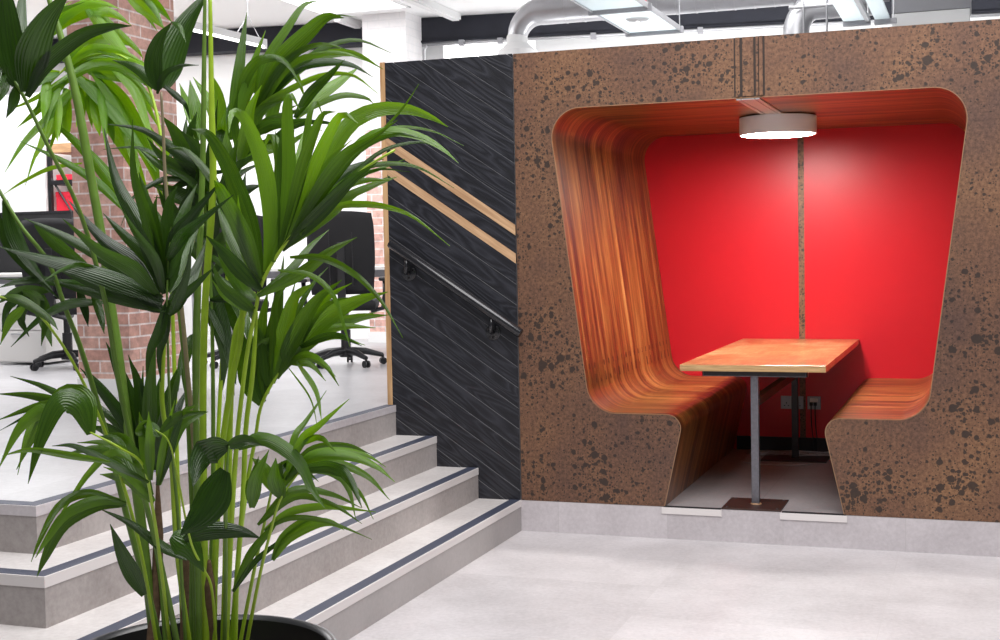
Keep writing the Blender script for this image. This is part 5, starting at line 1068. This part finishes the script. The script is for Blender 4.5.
STEMS = [
 ('stem',0.0073,[(0.868,-4.449,2.109),(0.870,-4.457,1.955),(0.872,-4.464,1.830),(0.870,-4.464,1.690),(0.854,-4.467,1.537),(0.842,-4.466,1.432),(0.833,-4.465,1.305),(0.827,-4.464,1.176),(0.823,-4.465,0.983),(0.821,-4.470,0.703)]),
 ('stem_dark',0.0065,[(0.793,-4.347,2.134),(0.791,-4.357,1.973),(0.789,-4.369,1.777),(0.784,-4.385,1.581),(0.779,-4.401,1.364),(0.777,-4.417,1.147),(0.774,-4.433,0.931),(0.773,-4.449,0.693)]),
 ('stem_dark',0.0100,[(0.427,-4.415,2.144),(0.453,-4.410,2.059),(0.488,-4.405,1.920),(0.526,-4.407,1.711),(0.555,-4.413,1.564),(0.574,-4.420,1.442),(0.593,-4.427,1.343),(0.608,-4.435,1.255),(0.629,-4.442,1.124),(0.656,-4.450,0.950),(0.689,-4.461,0.689)]),
 ('stem',0.0081,[(0.914,-4.384,1.467),(0.895,-4.392,1.428),(0.877,-4.401,1.375),(0.865,-4.408,1.278),(0.860,-4.412,1.192),(0.856,-4.416,1.084),(0.852,-4.426,0.890),(0.845,-4.436,0.695)]),
 ('stem',0.0064,[(0.918,-4.422,1.515),(0.912,-4.428,1.451),(0.904,-4.430,1.366),(0.883,-4.433,1.281),(0.857,-4.440,1.131),(0.840,-4.447,0.937),(0.829,-4.454,0.699)]),
 ('stem',0.0050,[(0.840,-4.602,1.449),(0.835,-4.610,1.358),(0.827,-4.611,1.257),(0.823,-4.589,1.172),(0.816,-4.567,1.107),(0.808,-4.549,0.957),(0.807,-4.529,0.825),(0.806,-4.507,0.712)]),
 ('stem_dark',0.0062,[(0.876,-4.516,1.620),(0.866,-4.527,1.497),(0.850,-4.520,1.351),(0.837,-4.506,1.182),(0.824,-4.493,0.989),(0.814,-4.485,0.707)]),
 ('stem_dark',0.0054,[(0.744,-4.423,1.474),(0.755,-4.424,1.387),(0.765,-4.426,1.279),(0.773,-4.433,1.105),(0.781,-4.442,0.889),(0.785,-4.452,0.694)]),
 ('stem',0.0053,[(0.950,-4.437,1.426),(0.946,-4.441,1.367),(0.937,-4.443,1.283),(0.918,-4.442,1.176),(0.906,-4.442,1.026),(0.887,-4.445,0.853),(0.875,-4.444,0.700)]),
 ('trunk',0.0121,[(0.678,-4.417,1.055),(0.681,-4.427,0.924),(0.685,-4.449,0.796),(0.686,-4.472,0.681)]),
 ('trunk',0.0139,[(0.833,-4.465,0.897),(0.828,-4.462,0.810),(0.815,-4.454,0.687)]),
 ('trunk',0.0110,[(0.742,-4.409,0.968),(0.747,-4.424,0.839),(0.755,-4.450,0.680)]),
]
# ================================================================== potted palm
PC = Vector((.792, -4.440, 0)); RIMZ = .690; SOIL = .615
def leaf_mat(name, lo, hi, trans, seed=0.0):
    m, nt, b = newmat(name); L = nt.links
    geo = nd(nt, 'ShaderNodeNewGeometry'); tc = nd(nt, 'ShaderNodeTexCoord')
    mp = nd(nt, 'ShaderNodeMapping'); mp.inputs['Scale'].default_value = (1, 26, 1); L.new(tc.outputs['UV'], mp.inputs['Vector'])
    n = nd(nt, 'ShaderNodeTexNoise', Scale=1.0, Detail=3.0); L.new(mp.outputs['Vector'], n.inputs['Vector'])
    f = math_(nt, 'MULTIPLY_ADD', n.outputs['Fac'], .80, math_(nt, 'MULTIPLY_ADD', geo.outputs['Random Per Island'], .75, -.25))
    r = ramp(nt, [(.12, lo), (.85, hi)]); L.new(f, r.inputs['Fac']); L.new(r.outputs['Color'], b.inputs['Base Color'])
    b.inputs['Roughness'].default_value = .25; b.inputs['Specular IOR Level'].default_value = .6
    t = nd(nt, 'ShaderNodeBsdfTranslucent'); hs = nd(nt, 'ShaderNodeHueSaturation', Hue=.485, Saturation=1.15, Value=1.7); L.new(r.outputs['Color'], hs.inputs['Color']); L.new(hs.outputs['Color'], t.inputs['Color'])
    mx = nd(nt, 'ShaderNodeMixShader'); mx.inputs[0].default_value = trans
    L.new(b.outputs[0], mx.inputs[1]); L.new(t.outputs[0], mx.inputs[2]); L.new(mx.outputs[0], nt.nodes['Material Output'].inputs['Surface'])
    su = nd(nt, 'ShaderNodeSeparateXYZ'); L.new(tc.outputs['UV'], su.inputs[0])
    pl_ = math_(nt, 'ADD', math_(nt, 'MULTIPLY', math_(nt, 'SINE', math_(nt, 'MULTIPLY', su.outputs[1], 56.0)), .5), n.outputs['Fac'])
    bumpn(nt, b, pl_, .42, .002)
    return m
LM = {'dark': leaf_mat('palm_leaf_deep', (.008, .027, .004), (.040, .105, .009), .28), 'mid': leaf_mat('palm_leaf', (.010, .042, .003), (.115, .250, .018), .36), 'bright': leaf_mat('palm_leaf_young', (.055, .165, .005), (.190, .390, .018), .45)}
SM = {'stem': plain('palm_stem', (.36, .54, .030), .38, var=.3, bscale=30), 'stem_dark': plain('palm_stem_deep', (.13, .235, .030), .4, var=.35, bscale=30), 'trunk': plain('palm_fibre', (.16, .095, .055), .9, var=.6, bscale=90, bump=.8), 'brown': plain('palm_dry_stem', (.26, .21, .12), .55, var=.3, bscale=40)}
palm = empty('potted_palm', (PC.x, PC.y, 0), 'tall potted kentia palm with arching green fronds in a round black pot', 'plant')
b = MB(); b.lathe([(.0, .0), (.215, .0), (.225, .01), (.278, .60), (.281, RIMZ-.045), (.293, RIMZ-.040), (.296, RIMZ-.012), (.292, RIMZ), (.281, RIMZ-.001), (.274, RIMZ-.008), (.271, RIMZ-.05), (.264, SOIL-.03), (.0, SOIL-.03)], (PC.x, PC.y, 0), seg=72)
b.build('pot', plain('black_pot', (.016, .016, .018), .28, spec=.6), palm, angle=40)
b = MB(); rs = random.Random(5); rows = []
for i in range(15):
    r = .270*i/14; rows.append([Vector((PC.x + r*math.cos(a*2*PI/60), PC.y + r*math.sin(a*2*PI/60), SOIL + (rs.uniform(-.008, .012) if i < 14 else 0))) for a in range(61)])
for row in rows: row[-1] = row[0].copy()
b.grid(rows); bmesh.ops.remove_doubles(b.bm, verts=b.bm.verts[:], dist=.0004); b.build('soil', plain('dark_soil', (.030, .018, .012), .95, var=.6, bscale=120, bump=1.0), palm, smooth=True)
def cr(P, n):
    """Catmull-Rom through P, n samples"""
    P = [Vector(p) for p in P]
    if len(P) == 2: P = [P[0], (P[0]+P[1])/2, P[1]]
    Q = [2*P[0]-P[1]] + P + [2*P[-1]-P[-2]]; out = []; m = len(P)-1
    for i in range(n):
        u = i/(n-1)*m; k = min(int(u), m-1); t = u-k
        a, b_, c, d = Q[k:k+4]
        out.append(.5*((2*b_) + (c-a)*t + (2*a-5*b_+4*c-d)*t*t + (3*b_-a-3*c+d)*t*t*t))
    return out
FACE = Vector((.52, -.85, .10)).normalized()
def leaflet(bm, uvl, pts, w, tilt, org):
    n = 17; C_ = cr(pts, n); th = math.radians(tilt); rows = []; prev = None
    w = w / max(.6, math.cos(th))
    for i, p in enumerate(C_):
        u = i/(n-1); t = (C_[min(i+1, n-1)] - C_[max(i-1, 0)]).normalized()
        s = FACE.cross(t)
        if s.length < .25: s = prev or Vector((1, 0, 0))
        s = (s - t*s.dot(t)).normalized()
        if prev is not None and s.dot(prev) < 0: s = -s
        prev = s
        s = (Matrix.Rotation(th*(1-.35*u), 3, t) @ s); nn = s.cross(t).normalized()
        if nn.z < 0: nn = -nn
        ww = w * .5 * (.34 + .66*math.sin(min(1, u/.34)*PI/2)) * (1 if u < .34 else max(0.0, 1 - ((u-.34)/.66)**1.45))
        ww = max(ww, .0006)
        rows.append([bm.verts.new(p - org + s*(ww*k) + nn*(-.34*ww*abs(k)**.8 + (.05*ww if abs(k) == .5 else 0))) for k in (-1, -.5, 0, .5, 1)])
    for i in range(n-1):
        for j in range(4):
            f = bm.faces.new((rows[i][j], rows[i+1][j], rows[i+1][j+1], rows[i][j+1])); f.smooth = True
            for l, (a, c) in zip(f.loops, ((i, j), (i+1, j), (i+1, j+1), (i, j+1))): l[uvl].uv = (a/(n-1)*2, c/4)
def to_soil(P):
    P = [Vector(p) for p in P]; e = P[-1]; h = Vector((e.x-PC.x, e.y-PC.y, 0)) * .82
    if h.length > .2: h *= .2/h.length
    return P + [Vector((PC.x+h.x, PC.y+h.y, SOIL-.02))]
org = Vector((PC.x, PC.y, 0))
for mat, sr, st, lv in FRONDS:
    bm = bmesh.new(); uvl = bm.loops.layers.uv.new('UVMap')
    for w, tilt, pts in lv: leaflet(bm, uvl, pts, w, tilt, org)
    me = bpy.data.meshes.new('frond'); bm.to_mesh(me); bm.free()
    fr = link('frond', me, LM[mat], palm)
    P = cr(to_soil(st), 40); b = MB(); b.tube(P, [sr*(.45 + .75*i/39) for i in range(40)], 10)
    b.build('stalk', SM['brown' if (mat == 'dark' and sr > .0062 and len(lv) == 6) else ('stem' if mat != 'dark' else 'stem_dark')], fr, smooth=True)
for kind, sr, st in STEMS:
    P = cr(to_soil(st), 36); b = MB(); b.tube(P, [sr*((.25 if kind == 'trunk' else .5) + min(1, i/8)*(.65 if kind == 'trunk' else .45) + .2*i/35) for i in range(36)], 12)
    b.build('trunk' if kind == 'trunk' else 'stem', SM[kind], palm, smooth=True)
# ================================================================== camera, light
cam = bpy.data.cameras.new('camera'); co = bpy.data.objects.new('camera', cam); C.objects.link(co)
cam.sensor_width = 36; cam.sensor_fit = 'HORIZONTAL'; cam.lens = 1339.209*36/1000; cam.clip_start = .05
yaw, pitch, roll = -.3454, -.0521, -.0196
fw = Vector((math.sin(yaw)*math.cos(pitch), math.cos(yaw)*math.cos(pitch), math.sin(pitch))); rt = Vector((math.cos(yaw), -math.sin(yaw), 0)); up = rt.cross(fw)
r2_ = rt*math.cos(roll) + up*math.sin(roll); u2_ = -rt*math.sin(roll) + up*math.cos(roll)
co.matrix_world = Matrix(((r2_.x, u2_.x, -fw.x, 2.3852), (r2_.y, u2_.y, -fw.y, -6.9147), (r2_.z, u2_.z, -fw.z, 1.5459), (0, 0, 0, 1)))
SC.camera = co
w = bpy.data.worlds.new('World'); SC.world = w; w.use_nodes = True
bg = w.node_tree.nodes['Background']; bg.inputs['Color'].default_value = (.96, .97, 1.0, 1); bg.inputs['Strength'].default_value = WORLD
def area(name, loc, tgt, size, power, col=(1, 1, 1)):
    l = bpy.data.lights.new(name, 'AREA'); l.shape = 'RECTANGLE'; l.size, l.size_y = size; l.energy = power; l.color = col
    o = bpy.data.objects.new(name, l); C.objects.link(o); o.location = loc
    o.rotation_euler = (Vector(tgt) - Vector(loc)).to_track_quat('-Z', 'Y').to_euler(); return o
for a in AREAS: area(*a)
vs = SC.view_settings; vs.view_transform = 'Standard'; vs.look = 'None'; vs.gamma = 1; vs.use_curve_mapping = False; vs.exposure = EXPO
SC.display_settings.display_device = 'sRGB'
SC.cycles.use_denoising = True
SC.cycles.max_bounces = 8; SC.cycles.diffuse_bounces = 5; SC.cycles.glossy_bounces = 4
SC.cycles.sample_clamp_indirect = 8
